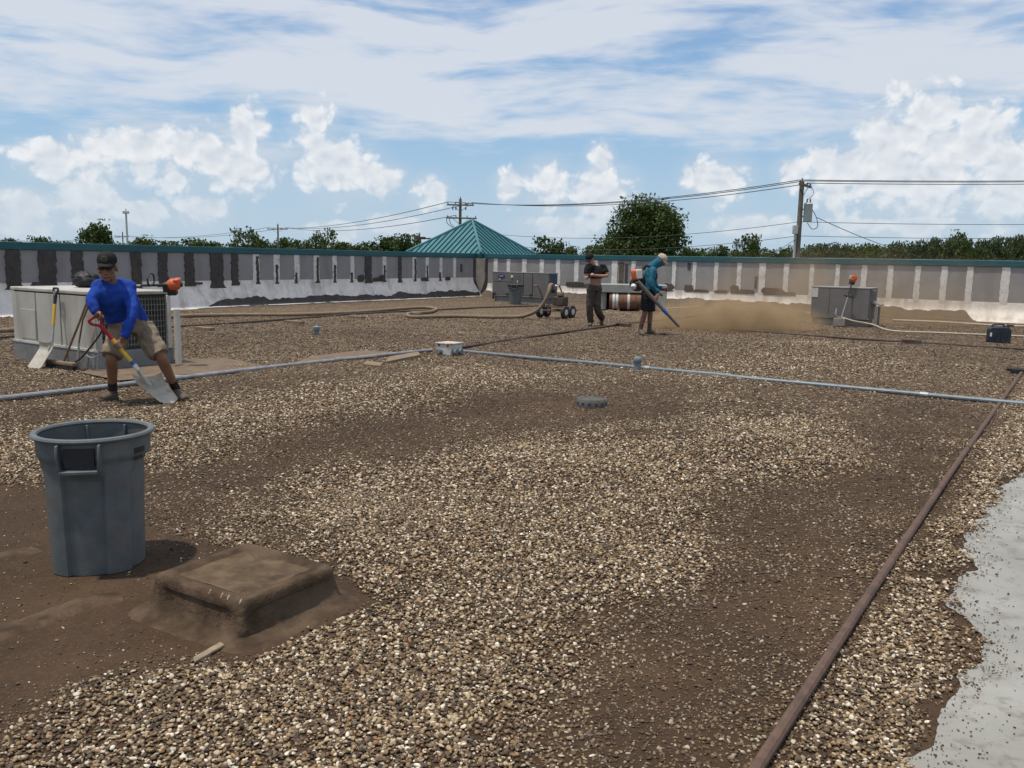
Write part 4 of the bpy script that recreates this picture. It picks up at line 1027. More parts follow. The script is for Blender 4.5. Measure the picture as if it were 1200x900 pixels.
# shovels
_A = G(20, 419)
def yf(px, py, off=.05):
    """point of the pixel lying just in front of the cream unit's front face"""
    r = ray(px, py); o = Vector((0, 0, HC)); t_ = ((_A-o).dot(U)-.045-off)/r.dot(U); return o+r*t_
def scoop(mb, r0, r1, f0, f1, depth=.05, th=.006, nrm=None):
    """blade between rear corners r0,r1 and front corners f0,f1, dished, sides turned up"""
    nx, ny = 14, 12; top = []
    n_ = (f0-r0).cross(r1-r0).normalized(); n_ = n_ if n_.z > 0 else -n_
    for j in range(ny+1):
        b_ = j/ny
        for i in range(nx+1):
            a = i/nx; q = 2*a-1
            p = r0.lerp(r1, a).lerp(f0.lerp(f1, a), b_)
            up = depth*(abs(q)**2.4)*(1-.55*b_) + depth*1.4*max(0, 1-b_*4.5)**2
            fr = -.0 if b_ < .9 else 0
            bulge = (1-q*q)*.06*b_**3
            p = p+n_*up+(f0-r0).normalized()*bulge*.6
            top.append(p)
    N = len(top); vs = top+[p-n_*th for p in top]; fs = []
    for j in range(ny):
        for i in range(nx):
            o = j*(nx+1)+i; fs.append([o, o+1, o+nx+2, o+nx+1]); fs.append([N+o, N+o+nx+1, N+o+nx+2, N+o+1])
    for i in range(nx): fs += [[i, N+i, N+i+1, i+1], [ny*(nx+1)+i, ny*(nx+1)+i+1, N+ny*(nx+1)+i+1, N+ny*(nx+1)+i]]
    for j in range(ny): fs += [[j*(nx+1), (j+1)*(nx+1), N+(j+1)*(nx+1), N+j*(nx+1)], [j*(nx+1)+nx, N+j*(nx+1)+nx, N+(j+1)*(nx+1)+nx, (j+1)*(nx+1)+nx]]
    return mb.add(vs, fs)
def dgrip(root, p, d, s_, m, w_=.06):
    """D shaped grip at the head of a handle; d points down the shaft"""
    mb = MB().tube(smooth_path([p+d*.12, p+d*.085+s_*.02, p+d*.04+s_*w_, p+s_*w_*.95, p, p-s_*w_*.95, p+d*.04-s_*w_, p+d*.085-s_*.02, p+d*.12], 5), .0145, 8)
    mb.tube([p+d*.10, p+d*.26], [.024, .019], 10)
    return mb.build('d_grip', m, root)
Yw = gh(130, 469).y
g0 = P(110, 372, Yw-.42); g1 = P(161, 432, Yw-.30); dS = (g1-g0).normalized()
F0 = gh(187, 474)+Z*.012; F1 = gh(209, 470)+Z*.012
R0 = P(155, 449, F0.y+.26); R1 = P(190, 447, F0.y+.38)
root = thing('scoop_shovel', 'red and yellow handled scoop shovel held by the worker in blue', 'shovel', (F0+F1)/2)
sS = dS.cross(Vector((0, -1, .2))).normalized()
dgrip(root, g0, dS, sS, M_red)
Ls = (g1-g0).length
MB().tube([g0+dS*.2, g0+dS*Ls*.42], .021, 10).build('red_sleeve', M_red, root)
MB().tube([g0+dS*Ls*.40, g0+dS*Ls*.86], .0205, 10).build('shaft', M_yellow, root)
MB().tube([g0+dS*Ls*.85, g0+dS*Ls*.93], .0215, 10).build('blue_band', M_blu, root)
rm = (R0+R1)/2
MB().tube([g0+dS*Ls*.92, g1, g1.lerp(rm, .45)-V*.02, rm+(F0-R0).normalized()*.06], [.022, .022, .02, .016], 10).build('neck', M_wht, root)
scoop(MB(), R0, R1, F0, F1, .05).build('blade', M_alu, root)
# second shovel leaning on the unit
Yu = G(62, 424).y
g0 = yf(65.5, 338, .03); g1 = yf(61, 400, .16); dS = (g1-g0).normalized()
F0 = gh(34, 431)+Z*.01; F1 = gh(50, 432)+Z*.01; R0 = yf(53, 405, .16); R1 = yf(69, 404, .16)
root = thing('scoop_shovel', 'yellow handled scoop shovel with black grip leaning on the cream rooftop unit', 'shovel', (F0+F1)/2)
dgrip(root, g0, dS, V, M_blackp, .055)
Ls = (g1-g0).length
MB().tube([g0+dS*.2, g0+dS*Ls*.70], .0205, 10).build('shaft', M_yellow, root)
MB().tube([g0+dS*Ls*.68, g1, (R0+R1)/2+(F0-R0).normalized()*.08], [.017, .018, .016], 10).build('neck', M_steel, root)
scoop(MB(), R0, R1, F0, F1, .045).build('blade', M_alu, root)
# push broom
hb = gh(72, 432); 
root = thing('push_broom', 'wooden handled push broom resting head down at the foot of the cream unit', 'broom', hb)
b0 = gh(56, 430); b1 = gh(88, 435); bd = (b1-b0).normalized()
MB().box((b0+b1)/2+Z*.085, ((b1-b0).length, .07, .05), bd, bd.cross(Z), Z).build('head', M_wood, root, bevel=.012)
br = MB()
for k in range(44):
    q = b0.lerp(b1, (k+.5)/44)
    for j in range(3):
        o_ = bd.cross(Z)*(j-1)*.022
        br.tube([q+o_+Z*.065, q+o_*1.5+bd*random.uniform(-.008, .008)+Z*.0], [.008, .010], 4)
br.build('bristles', M_black, root)
MB().tube([b0.lerp(b1, .6)+Z*.10, yf(93, 378, .12), yf(106, 343, .03)], .0145, 8).build('handle', mat('brown_handle', (.16, .10, .065), .7, var=.2, scale=20), root)
rk = thing('wooden_pole', 'slim brown wooden pole leaning against the cream unit behind the broom handle', 'pole', G(92, 428))
MB().tube([yf(92.5, 402, .06), yf(97, 375, .05), yf(107, 350, .03)], .012, 8).build('shaft', MATS['brown_handle'], rk)
MB().tube([yf(92.5, 402, .06), yf(91.5, 428, .07)], .016, 8).build('ferrule', M_steel, rk)
# cables hanging by the unit
single(MB().tube(smooth_path([yf(121, 382), yf(117, 392, .08), yf(105, 408, .1), yf(92, 422, .1), gh(84, 426)+Z*.02], 6), .012, 8), 'black_cable', M_black, 'black cable hanging from the cream unit down to the broom', 'cable', gh(84, 426))
single(MB().tube(smooth_path([yf(99, 414), yf(106, 419), yf(115, 418), yf(124, 412)], 6), .010, 8).tube(smooth_path([yf(108, 418), yf(106.5, 427), gh(106, 432)+Z*.02], 4), .007, 6), 'grey_conduit', M_galv, 'thin grey conduit curving along the curb of the cream unit', 'conduit', gh(106, 432))
rk_ = MB()
for k in range(7): rk_.ell(gh(117+k*1.6, 431.5)+Vector((random.uniform(-.04, .04), random.uniform(-.03, .03), .03+.02*(k % 3))), (.045, .04, .035))
single(rk_, 'black_rag', M_black, 'crumpled black rag at the foot of the cream unit', 'rag', gh(121, 432))
# black lumpy bag on the cream unit
mb = MB().ell((0, 0, 0), (.17, .14, .12), n=40, m=26)
bb = P(101, 333, Yu+.45); bb.z = UH+.0
for v_ in mb.v:
    k = float(fbm(np.array([v_.x*22+5]), np.array([v_.y*22+v_.z*25]), 12, 4)[0])-.5
    sc = 1+.45*k; v_.x *= sc*1.05; v_.y *= sc; v_.z = max(-.10, v_.z*sc*1.05)
    v_ += bb+Z*.11
single(mb, 'black_bag', mat('black_bag', (.012, .012, .013), .55, var=.3, bump=.8, bscale=40), 'lumpy black bag lying on top of the cream rooftop unit', 'bag', bb)

# ------------------------------------------------------------------ people
M_skin = mat('tanned_skin', (0.21, 0.105, 0.062), 0.55, var=0.08, scale=12, spec=0.4)
M_skin2 = mat('fair_tanned_skin', (0.33, 0.18, 0.12), 0.55, var=0.08, scale=12, spec=0.4)
M_skin3 = mat('brown_skin', (0.17, 0.085, 0.05), 0.55, var=0.08, scale=12, spec=0.4)
M_hair = mat('dark_hair', (0.015, 0.011, 0.009), 0.6)
M_lens = mat('dark_lens', (0.008, 0.008, 0.009), 0.15, spec=0.6)
def cloth(name, base, **kw): return mat(name, base, 0.88, var=kw.pop('var', .12), scale=kw.pop('scale', 9), bump=.5, bscale=kw.pop('bscale', 26), spec=.15, **kw)
_tex = bpy.data.textures.new('cloth_folds', 'CLOUDS'); _tex.noise_scale = .11; _tex.noise_depth = 3
_tex2 = bpy.data.textures.new('cloth_creases', 'STUCCI'); _tex2.noise_scale = .07
def organic(mb, name, m, parent, voxel=.007, smooth=3, fold=0.0, label=None):
    """joins overlapping limbs into one continuous skin"""
    o = root_loc(parent)
    me = mb.mesh(name+'_tmp', o, 0); ob = bpy.data.objects.new(name, me); COL.objects.link(ob)
    rm_ = ob.modifiers.new('r', 'REMESH'); rm_.mode = 'VOXEL'; rm_.voxel_size = voxel
    sm = ob.modifiers.new('s', 'SMOOTH'); sm.factor = .5; sm.iterations = smooth
    if fold:
        d1 = ob.modifiers.new('d', 'DISPLACE'); d1.texture = _tex; d1.strength = fold; d1.mid_level = .5; d1.texture_coords = 'LOCAL'
        d2 = ob.modifiers.new('d2', 'DISPLACE'); d2.texture = _tex2; d2.strength = fold*.5; d2.mid_level = .5; d2.texture_coords = 'LOCAL'
        s2 = ob.modifiers.new('s2', 'SMOOTH'); s2.factor = .5; s2.iterations = 1
    dg = bpy.context.evaluated_depsgraph_get(); dg.update()
    nm = bpy.data.meshes.new_from_object(ob.evaluated_get(dg)); nm.name = name
    ob.modifiers.clear(); ob.data = nm; bpy.data.meshes.remove(me)
    nm.materials.clear(); nm.materials.append(m); nm.shade_smooth()
    ob.parent = parent
    if label: ob['label'] = label
    return ob
def limb(mb, pts, rads, n=12, side=None):
    """tapered limb with rounded ends"""
    path = smooth_path(pts, 5); rr = []
    m_ = len(pts)-1
    for i in range(len(path)):
        t_ = i/5; k = min(int(t_), m_-1); f = t_-k; r0, r1 = rads[k], rads[k+1]
        if isinstance(r0, tuple): rr.append((r0[0]+(r1[0]-r0[0])*f, r0[1]+(r1[1]-r0[1])*f))
        else: rr.append(r0+(r1-r0)*f)
    mb.tube(path, rr, n, side=side)
    return mb
def hand(mb, c, axis, palm, r=.018, s=1.0):
    """hand closed round a bar at c; axis along the bar, palm = side of the bar where the palm lies"""
    axis = axis.normalized(); palm = (palm-axis*palm.dot(axis)).normalized(); b_ = axis.cross(palm)
    mb.ell(c+palm*(r+.016)*s, (.044*s, .030*s, .018*s), axis, b_)
    for k, (ln, rr) in enumerate(((.88, .0090), (1.0, .0095), (.96, .0092), (.8, .0080))):
        o = c+axis*(-.030+.020*k)*s; pts = []
        for j in range(6):
            th = R(20+j*44*ln); pts.append(o+(palm*math.cos(th)+b_*math.sin(th))*(r+.010)*s)
        mb.tube([c+palm*(r+.018)*s+axis*(-.026+.018*k)*s]+pts, [rr*1.05*s]+[rr*s*(1-.05*j) for j in range(6)], 7)
    pts = [c+palm*(r+.014)*s-axis*.035*s]+[c-axis*(.040-.006*j)*s+(palm*math.cos(R(-30-j*40))+b_*math.sin(R(-30-j*40)))*(r+.012)*s for j in range(4)]
    mb.tube(pts, [.012*s, .0115*s, .011*s, .010*s, .009*s], 7)
def head(mb, c, fwd, up, s=1.0):
    fwd = fwd.normalized(); sd = fwd.cross(up).normalized(); up = sd.cross(fwd).normalized()
    mb.ell(c+up*.03*s-fwd*.008*s, (.078*s, .098*s, .105*s), sd, fwd, 18, 12)
    mb.ell(c-up*.055*s+fwd*.022*s, (.058*s, .068*s, .066*s), sd, fwd)
    mb.ell(c-up*.100*s+fwd*.060*s, (.028*s, .022*s, .020*s), sd, fwd)          # chin
    mb.tube([c+up*.012*s+fwd*.088*s, c-up*.014*s+fwd*.108*s, c-up*.034*s+fwd*.110*s, c-up*.040*s+fwd*.088*s], [.009*s, .013*s, .017*s, .011*s], 8)
    mb.ell(c-up*.068*s+fwd*.086*s, (.026*s, .011*s, .011*s), sd, fwd)          # lips
    mb.ell(c+up*.030*s+fwd*.083*s, (.055*s, .014*s, .012*s), sd, fwd)          # brow
    for q in (-1, 1):
        mb.ell(c+sd*q*.080*s-up*.005*s-fwd*.006*s, (.010*s, .022*s, .034*s), sd, fwd)
        mb.ell(c+sd*q*.050*s-up*.026*s+fwd*.055*s, (.022*s, .020*s, .020*s), sd, fwd)
    return sd, fwd, up
def eyes(c, sd, fwd, up, parent, m=None):
    for q in (-1, 1):
        e = MB().ell(c+sd*q*.031+up*.010+fwd*.086, (.015, .009, .008), sd, fwd).build('eye', M_wht, parent)
        MB().ell(c+sd*q*.031+up*.010+fwd*.0935, (.006, .003, .006), sd, fwd).build('iris', M_hair, e)
def cap_hat(c, sd, fwd, up, parent, m, mbrim=None, back=False):
    crown = MB(); rows = []
    prof = [(1.0, .020), (1.02, .045), (.98, .072), (.86, .100), (.6, .122), (.25, .132), (.0, .134)]
    n = 26; vs = []
    for r_, z in prof:
        for k in range(n):
            th = 2*math.pi*k/n
            vs.append(c+sd*math.cos(th)*.092*r_+fwd*(math.sin(th)*.112*r_-.006)+up*z)
    fs = [[i*n+k, i*n+(k+1) % n, (i+1)*n+(k+1) % n, (i+1)*n+k] for i in range(len(prof)-1) for k in range(n)]
    o = crown.add(vs, fs+[list(range(n))]).build('cap', m, parent, smooth=60)
    br = MB(); top = []; f_ = -1 if back else 1
    for j in range(7):
        for i in range(13):
            a = (i/12-.5)*math.pi*.92; q = j/6
            x = math.sin(a)*.088*(1-.12*q); y = math.cos(a)*.100+q*.082*math.cos(a*.75)
            top.append(c+sd*x+fwd*f_*(y-.006)+up*(.030-.022*q-.20*abs(x)**1.2*q*1.5))
    N = len(top); fs = []
    for j in range(6):
        for i in range(12):
            o_ = j*13+i; fs += [[o_, o_+1, o_+14, o_+13], [N+o_, N+o_+13, N+o_+14, N+o_+1]]
    for i in range(12): fs += [[i, N+i, N+i+1, i+1], [78+i, 79+i, N+79+i, N+78+i]]
    for j in range(6): fs += [[j*13, j*13+13, N+j*13+13, N+j*13], [j*13+12, N+j*13+12, N+j*13+25, j*13+25]]
    br.add(top+[p-up*.006 for p in top], fs).build('brim', mbrim or m, o, smooth=60)
    MB().ell(c+up*.135, (.009, .009, .005)).build('button', m, o)
    return o
def shoe(ank, toe, m, parent, sole, name='boot', hgt=.10):
    d = toe-ank; d.z = 0; d.normalize(); sd = Vector((-d.y, d.x, 0))
    g = min(ank.z-.085, toe.z); g = toe.z
    mb = MB(); heel = Vector((ank.x, ank.y, g))-d*.045; tp = Vector((toe.x, toe.y, g)); 
    L_ = (tp-heel).length
    limb(mb, [heel+Z*.045, heel+d*L_*.35+Z*.045, heel+d*L_*.7+Z*.042, heel+d*L_*.97+Z*.034], [(.045, .036), (.055, .040), (.042, .048), (.026, .034)], side=Z)
    limb(mb, [ank+Z*.0, Vector((ank.x, ank.y, g+.05))], [(.046), (.046)])
    o = organic(mb, name, m, parent, .008, 2)
    s_ = MB(); pts = []
    for k in range(20):
        th = 2*math.pi*k/20; pts.append(heel.lerp(tp, .5)+d*math.cos(th)*(L_*.5+.022)+sd*math.sin(th)*(.046 if math.cos(th) > -.2 else .040)+Z*.0)
    s_.prism(pts, Z*.022).build('sole', sole, o, bevel=.004)
    return o
M_sole = mat('boot_sole', (.05, .045, .04), .8)

# ---- worker in blue, bent over the shovel
Y = gh(130, 469).y
fR = gh(127, 469); fL = gh(214, 468)
root = thing('person', 'person in bright blue shirt, khaki shorts and dark cap bent over a scoop shovel', 'person', (fR+fL)/2)
hd = P(126, 314, Y-.30); nk = P(131, 331, Y-.20); sR = P(116.5, 337, Y-.27); sL = P(150, 338, Y-.10)
eR = P(108, 353, Y-.38); hR = P(116, 371.5, Y-.43); eL = P(155, 368, Y-.26); hL = P(142.5, 402, Y-.375)
ch = P(133, 345, Y-.18); be = P(145, 366, Y-.04); pe = P(153, 383, Y+.05)
iR = P(141, 388, Y+.0); kR = P(131, 417, Y-.16); aR = P(132, 457, Y+.0); iL = P(167, 386, Y+.08); kL = P(187, 416, Y-.02); aL = P(206, 455, fL.y+.10)
sdv = (sL-sR).normalized()
g0 = P(110, 372, Yw-.42); g1 = P(161, 432, Yw-.30); dS = (g1-g0).normalized()
mb = MB()
fw = Vector((.22, -1, -.14)); hs = head(mb, hd, fw, Z, 1.08)
limb(mb, [nk-Z*.04, nk.lerp(hd, .75)], [.062, .055])
limb(mb, [nk-Z*.05, ch, be, pe], [(.12, .09), (.15, .10), (.14, .10), (.14, .10)], side=sdv)
limb(mb, [sR, eR, hR+(eR-hR).normalized()*.045], [.05, .043, .027]); limb(mb, [sL, eL, hL+(eL-hL).normalized()*.045], [.05, .043, .027])
limb(mb, [iR, kR, kR.lerp(aR, .35), aR], [.085, .057, .058, .036]); limb(mb, [iL, kL, kL.lerp(aL, .35), aL], [.085, .057, .058, .036])
gripc = g0+dS*.0
hand(mb, hR, sS if False else dS.cross(Vector((0, -1, .2))), Vector((.3, .3, 1)), .016)
cl = g0+dS*((hL-g0).dot(dS)); hand(mb, cl, dS, Vector((.4, .6, .5)), .022)
limb(mb, [hR+(eR-hR).normalized()*.09, hR+Z*.025], [.028, .024]); limb(mb, [hL+(eL-hL).normalized()*.09, cl+Vector((.02, .02, .03))], [.028, .024])
organic(mb, 'body', M_skin, root, .006, 2)
cp = cap_hat(hd+hs[2]*.034, *hs, root, cloth('dark_cap_cloth', (.022, .020, .020), dirt=(.05, .045, .04), dirt_amt=.4), None)
M_emb = mat('cap_emblem', (.16, .14, .10), .8)
em = hd+hs[2]*.105+hs[1]*.108
for k in range(3):
    a = R(90+120*k); MB().tube([em+(hs[0]*math.cos(a)+hs[2]*math.sin(a))*.022, em+(hs[0]*math.cos(a+2.09)+hs[2]*math.sin(a+2.09))*.022], .003, 5).build('emblem', M_emb, cp)
MB().tube([em+(hs[0]*math.cos(2*math.pi*k/16)+hs[2]*math.sin(2*math.pi*k/16))*.028 for k in range(16)], .003, 5, closed=True).build('emblem', M_emb, cp)
gl = MB()
for q in (-1, 1): gl.ell(hd+hs[0]*q*.034+hs[2]*.012+hs[1]*.100, (.031, .010, .019), hs[0], hs[1])
gl.tube([hd+hs[0]*.08+hs[2]*.014+hs[1]*.02, hd+hs[0]*.066+hs[2]*.016+hs[1]*.092, hd+hs[2]*.016+hs[1]*.106, hd-hs[0]*.066+hs[2]*.016+hs[1]*.092, hd-hs[0]*.08+hs[2]*.014+hs[1]*.02], .005, 6)
gl.build('sunglasses', M_lens, root)
MB().ell(hd+hs[2]*.015-hs[1]*.02, (.090, .098, .055), hs[0], hs[1]).build('hair', M_hair, root)
mb = MB()
limb(mb, [nk+Z*.005, nk-Z*.045, ch, be, pe+Z*.02], [(.075, .07), (.17, .10), (.205, .135), (.195, .140), (.19, .145)], side=sdv, n=18)
limb(mb, [nk-Z*.03, sR+Z*.012, sR.lerp(eR, .25), eR, eR.lerp(hR, .72)], [.075, .078, .074, .058, .043]); limb(mb, [nk-Z*.03, sL+Z*.012, sL.lerp(eL, .25), eL, eL.lerp(hL, .82)], [.075, .080, .076, .058, .043])
organic(mb, 'shirt', cloth('bright_blue_shirt', (.018, .055, .30), dirt=(.010, .026, .15), dirt_amt=.6, dscale=6), root, .008, 4, .028)
mb = MB()
limb(mb, [be-Z*.02, pe, pe-Z*.07], [(.178, .135), (.19, .15), (.175, .14)], side=sdv, n=18)
limb(mb, [iR+Z*.03, iR.lerp(kR, .5), iR.lerp(kR, 1.03)], [.115, .112, .108]); limb(mb, [iL+Z*.03, iL.lerp(kL, .5), iL.lerp(kL, 1.02)], [.115, .112, .108])
organic(mb, 'shorts', cloth('khaki_shorts', (.225, .175, .125), dirt=(.12, .09, .065), dirt_amt=.7, dscale=7), root, .008, 3, .034)
M_boot = cloth('dusty_boot', (.115, .09, .068)); M_sock = cloth('dark_sock', (.03, .027, .026))
for a_, k_, f_ in ((aR, kR, fR), (aL, kL, fL)):
    MB().tube([a_+(k_-a_).normalized()*.10, a_, a_-Z*.03], [.047, .046, .048], 12).build('sock', M_sock, root)
shoe(aR, gh(121, 470)+Vector((0, -.04, 0)), M_boot, root, M_sole); shoe(aL, gh(219, 471), M_boot, root, M_sole)

# ---- worker in black shirt
f0 = gh(693, 382); Y = f0.y
root = thing('person', 'person in a black t-shirt and dark work trousers walking with head bowed over their hands', 'person', f0)
hd = P(691.5, 303.5, Y-.10); nk = P(697, 311, Y-.02); sR = P(689, 314, Y-.16); sL = P(707.5, 314, Y+.05)
ch = P(698, 319, Y-.02); be = P(698, 330, Y-.02); pe = P(697, 338, Y)
eR = P(687, 325, Y-.22); hR = P(688, 325.5, Y-.36); eL = P(711, 323, Y-.05); hL = P(694, 322.5, Y-.34)
iR = P(692.5, 340, Y-.04); kR = P(691, 361, Y-.06); aR = P(692.5, 377.5, Y+.02); iL = P(700.5, 340, Y+.05); kL = P(700, 361, Y-.02); aL = P(705.5, 373, Y+.25)
sdv = (sL-sR).normalized(); mb = MB()
hs = head(mb, hd, Vector((-.62, -.70, -.45)), Z+Vector((-.15, 0, 0)), 1.0)
limb(mb, [nk-Z*.05, nk.lerp(hd, .8)], [.06, .054])
limb(mb, [nk-Z*.06, ch, be, pe], [(.12, .085), (.145, .10), (.145, .10), (.14, .10)], side=sdv)
limb(mb, [sR, eR, hR], [.052, .043, .028]); limb(mb, [sL, eL, hL], [.052, .043, .028])
limb(mb, [iR, kR, aR], [.08, .055, .036]); limb(mb, [iL, kL, aL], [.08, .055, .036])
hand(mb, hR, Vector((.3, -.2, .9)), Vector((.2, .8, .2)), .018, 1.05); hand(mb, hL, Vector((.9, -.3, .1)), Vector((.2, .6, .6)), .018, 1.05)
organic(mb, 'body', M_skin2, root, .007, 2)
eyes(hd, *hs, root)
cap_hat(hd+hs[2]*.01, *hs, root, cloth('black_cap_cloth', (.016, .017, .022)), None)
MB().ell(hd+hs[2]*.01-hs[1]*.03, (.086, .088, .06), hs[0], hs[1]).build('hair', M_hair, root)
mb = MB()
limb(mb, [nk+Z*.0, nk-Z*.05, ch, P(698, 326, Y-.02)], [(.08, .075), (.16, .10), (.20, .135), (.19, .135)], side=sdv, n=18)
limb(mb, [sR+(sL-sR)*.15, sR, sR.lerp(eR, .62)], [.09, .088, .082]); limb(mb, [sL-(sL-sR)*.15, sL, sL.lerp(eL, .62)], [.09, .088, .082])
organic(mb, 'shirt', cloth('black_tshirt', (.016, .015, .016), dirt=(.035, .03, .028), dirt_amt=.4), root, .010, 3, .018)
MB().box((hR+hL)/2+Vector((0, -.03, .01)), (.05, .02, .11), (hL-hR).normalized(), Vector((0, 1, 0))).build('small_pouch', M_blackp, root, bevel=.006)
mb = MB()
limb(mb, [P(697.5, 333.5, Y-.01), pe, pe-Z*.06], [(.165, .125), (.185, .145), (.17, .13)], side=sdv, n=18)
limb(mb, [iR+Z*.03, kR, aR+Z*.0], [.108, .085, .078]); limb(mb, [iL+Z*.03, kL, aL+Z*.01], [.108, .085, .078])
organic(mb, 'trousers', cloth('dark_work_trousers', (.062, .052, .045), dirt=(.11, .085, .065), dirt_amt=.6, dscale=6), root, .010, 3, .026)
shoe(aR, gh(690.5, 383), M_boot, root, M_sole); shoe(aL, gh(707, 379)+Vector((-.08, -.08, .03)), M_boot, root, M_sole)

# ---- worker in teal with the backpack blower
f0 = gh(751, 392); f1 = gh(765, 390.5); Y = gh(757, 391).y
root = thing('person', 'person in a teal shirt, black shorts and pale cap blowing dust with a backpack blower', 'person', (f0+f1)/2)
hd = P(774.5, 305.5, Y); nk = P(763, 313, Y); sR = P(765, 318, Y-.18); sL = P(763, 317, Y+.17)
ch = P(762, 322, Y); be = P(761, 334, Y); pe = P(760, 343, Y)
eR = P(764, 335, Y-.24); hR = P(776.5, 346.5, Y-.19); eL = P(768, 335, Y+.2); hL = P(781, 340, Y+.05)
iR = P(758, 345, Y-.09); kR = P(756, 365, Y-.08); aR = P(750.5, 385.5, Y-.05); iL = P(761.5, 345, Y+.09); kL = P(762, 365, Y+.06); aL = P(761, 385, Y+.05)
sdv = Vector((0, 1, 0)); mb = MB()
hs = head(mb, hd, Vector((.82, -.12, -.60)), Z, 1.0)
limb(mb, [nk-Z*.05, nk.lerp(hd, .7)], [.06, .055])
limb(mb, [nk-Z*.05, ch, be, pe], [(.12, .085), (.15, .10), (.14, .10), (.14, .10)], side=sdv)
limb(mb, [sR, eR, hR], [.052, .043, .028]); limb(mb, [sL, eL, hL], [.052, .043, .028])
limb(mb, [iR, kR, kR.lerp(aR, .35), aR], [.085, .056, .058, .036]); limb(mb, [iL, kL, kL.lerp(aL, .35), aL], [.085, .056, .058, .036])
t0 = P(748, 331, Y-.30); t1 = P(796, 383, Y-.35); dT = (t1-t0).normalized()
hg = t0+dS*0+dT*((hR-t0).dot(dT))+Z*.09; hand(mb, hg, Vector((.35, 0, .9)), Vector((-.8, .2, .2)), .018, 1.05); hand(mb, hL, Vector((.5, .6, -.3)), Vector((-.5, .2, .5)), .02, 1.05)
limb(mb, [hR.lerp(eR, .3), hg-Vector((.02, 0, 0))], [.029, .024])
organic(mb, 'body', M_skin3, root, .007, 2)
eyes(hd, *hs, root)
M_tealc = cloth('teal_shirt', (.022, .115, .175), dirt=(.012, .06, .10), dirt_amt=.5, dscale=7)
mb = MB()
limb(mb, [nk-Z*.04-Vector((.02, 0, 0)), nk.lerp(hd, .5), hd-hs[1]*.012-Z*.01], [(.105, .10), (.088, .10), (.094, .105)], side=sdv, n=16)
limb(mb, [hd-hs[1]*.02, hd-hs[2]*.11+hs[1]*.02], [.092, .075])
organic(mb, 'neck_gaiter', M_tealc, root, .009, 3, .012)
cap_hat(hd+hs[2]*.022, *hs, root, cloth('pale_cap_cloth', (.42, .34, .27), dirt=(.3, .22, .16), dirt_amt=.4), None)
mb = MB()
limb(mb, [nk, nk-Z*.05, ch, be, pe+Z*.02], [(.08, .075), (.15, .10), (.185, .14), (.18, .135), (.18, .14)], side=sdv, n=18)
limb(mb, [sR+Vector((0, .05, 0)), sR, eR, eR.lerp(hR, .6)], [.088, .086, .066, .048]); limb(mb, [sL-Vector((0, .05, 0)), sL, eL, eL.lerp(hL, .6)], [.088, .086, .066, .048])
organic(mb, 'shirt', M_tealc, root, .010, 3, .020)
mb = MB()
limb(mb, [be-Z*.05, pe, pe-Z*.06], [(.175, .135), (.185, .15), (.17, .135)], side=sdv, n=18)
limb(mb, [iR+Z*.03, iR.lerp(kR, .5), kR+Z*.02], [.115, .115, .112]); limb(mb, [iL+Z*.03, iL.lerp(kL, .5), kL], [.115, .115, .112])
organic(mb, 'shorts', cloth('black_shorts', (.017, .018, .022)), root, .010, 3, .022)
for a_, k_ in ((aR, kR), (aL, kL)): MB().tube([a_+(k_-a_).normalized()*.12, a_, a_-Z*.03], [.048, .046, .048], 12).build('sock', cloth('grey_sock', (.09, .07, .055)), root)
shoe(aR, gh(754, 394), M_boot, root, M_sole); shoe(aL, gh(767, 391.5), M_boot, root, M_sole)
# blower: worn on the back, a thing of its own
bl = thing('backpack_blower', 'orange and cream backpack blower worn by the worker in teal, nozzle toward the gravel', 'blower', (f0+f1)/2+Vector((-.15, 0, 0)))
bc = P(748, 325, Y)
MB().box(bc+Vector((.075, 0, -.02)), (.04, .30, .42), (1, 0, .12), (0, 1, 0)).build('back_frame', M_blackp, bl, bevel=.015)
MB().box(bc+Vector((-.05, -.02, .06)), (.20, .26, .22), (1, 0, .12), (0, 1, 0)).build('engine_cover', M_orange, bl, bevel=.04, seg=3)
MB().box(bc+Vector((.0, -.14, .07)), (.14, .05, .20), (1, 0, .12), (0, 1, 0)).build('cream_shroud', M_trunk, bl, bevel=.02)
MB().lathe([(0.0, -.09), (.13, -.09), (.16, -.05), (.16, .05), (.13, .09), (0, .09)], bc+Vector((-.02, 0, -.14)), 20, (0, 1, 0)).build('fan_housing', M_blackp, bl)
MB().tube([bc+Vector((-.10, -.10, -.17)), bc+Vector((-.12, -.14, -.22))], .06, 10).build('fuel_tank', M_wht, bl)
MB().tube(smooth_path([bc+Vector((-.02, -.05, -.22)), bc+Vector((.0, -.22, -.22)), t0], 6), .055, 10).build('elbow_hose', M_blackp, bl)
tn = (t1-t0).length
MB().tube([t0-dT*.02, t0+dT*tn*.42, t0+dT*tn*.66, t1], [.050, .042, .036, .030], 12).build('blower_tube', mat('dusty_grey_tube', (.10, .09, .08), .6, var=.15, dirt=(.17, .13, .09), dirt_amt=.6), bl)
MB().tube([t0+dT*tn*.60, t0+dT*tn*.70], .041, 12).build('blue_band', M_blu, bl)
MB().tube([hg-Vector((.35, 0, .9)).normalized()*.10, hg+Vector((.35, 0, .9)).normalized()*.06], .016, 8).build('control_handle', M_blackp, bl)
for q in (-.11, .11): MB().tube(smooth_path([bc+Vector((.09, q, .16)), P(758, 311.5, Y+q), P(767, 317, Y+q*1.1), P(768.5, 327, Y+q*1.2), bc+Vector((.16, q*1.3, -.16))], 6), [(.028, .008)]*25, 8).build('shoulder_strap', M_blackp, bl)

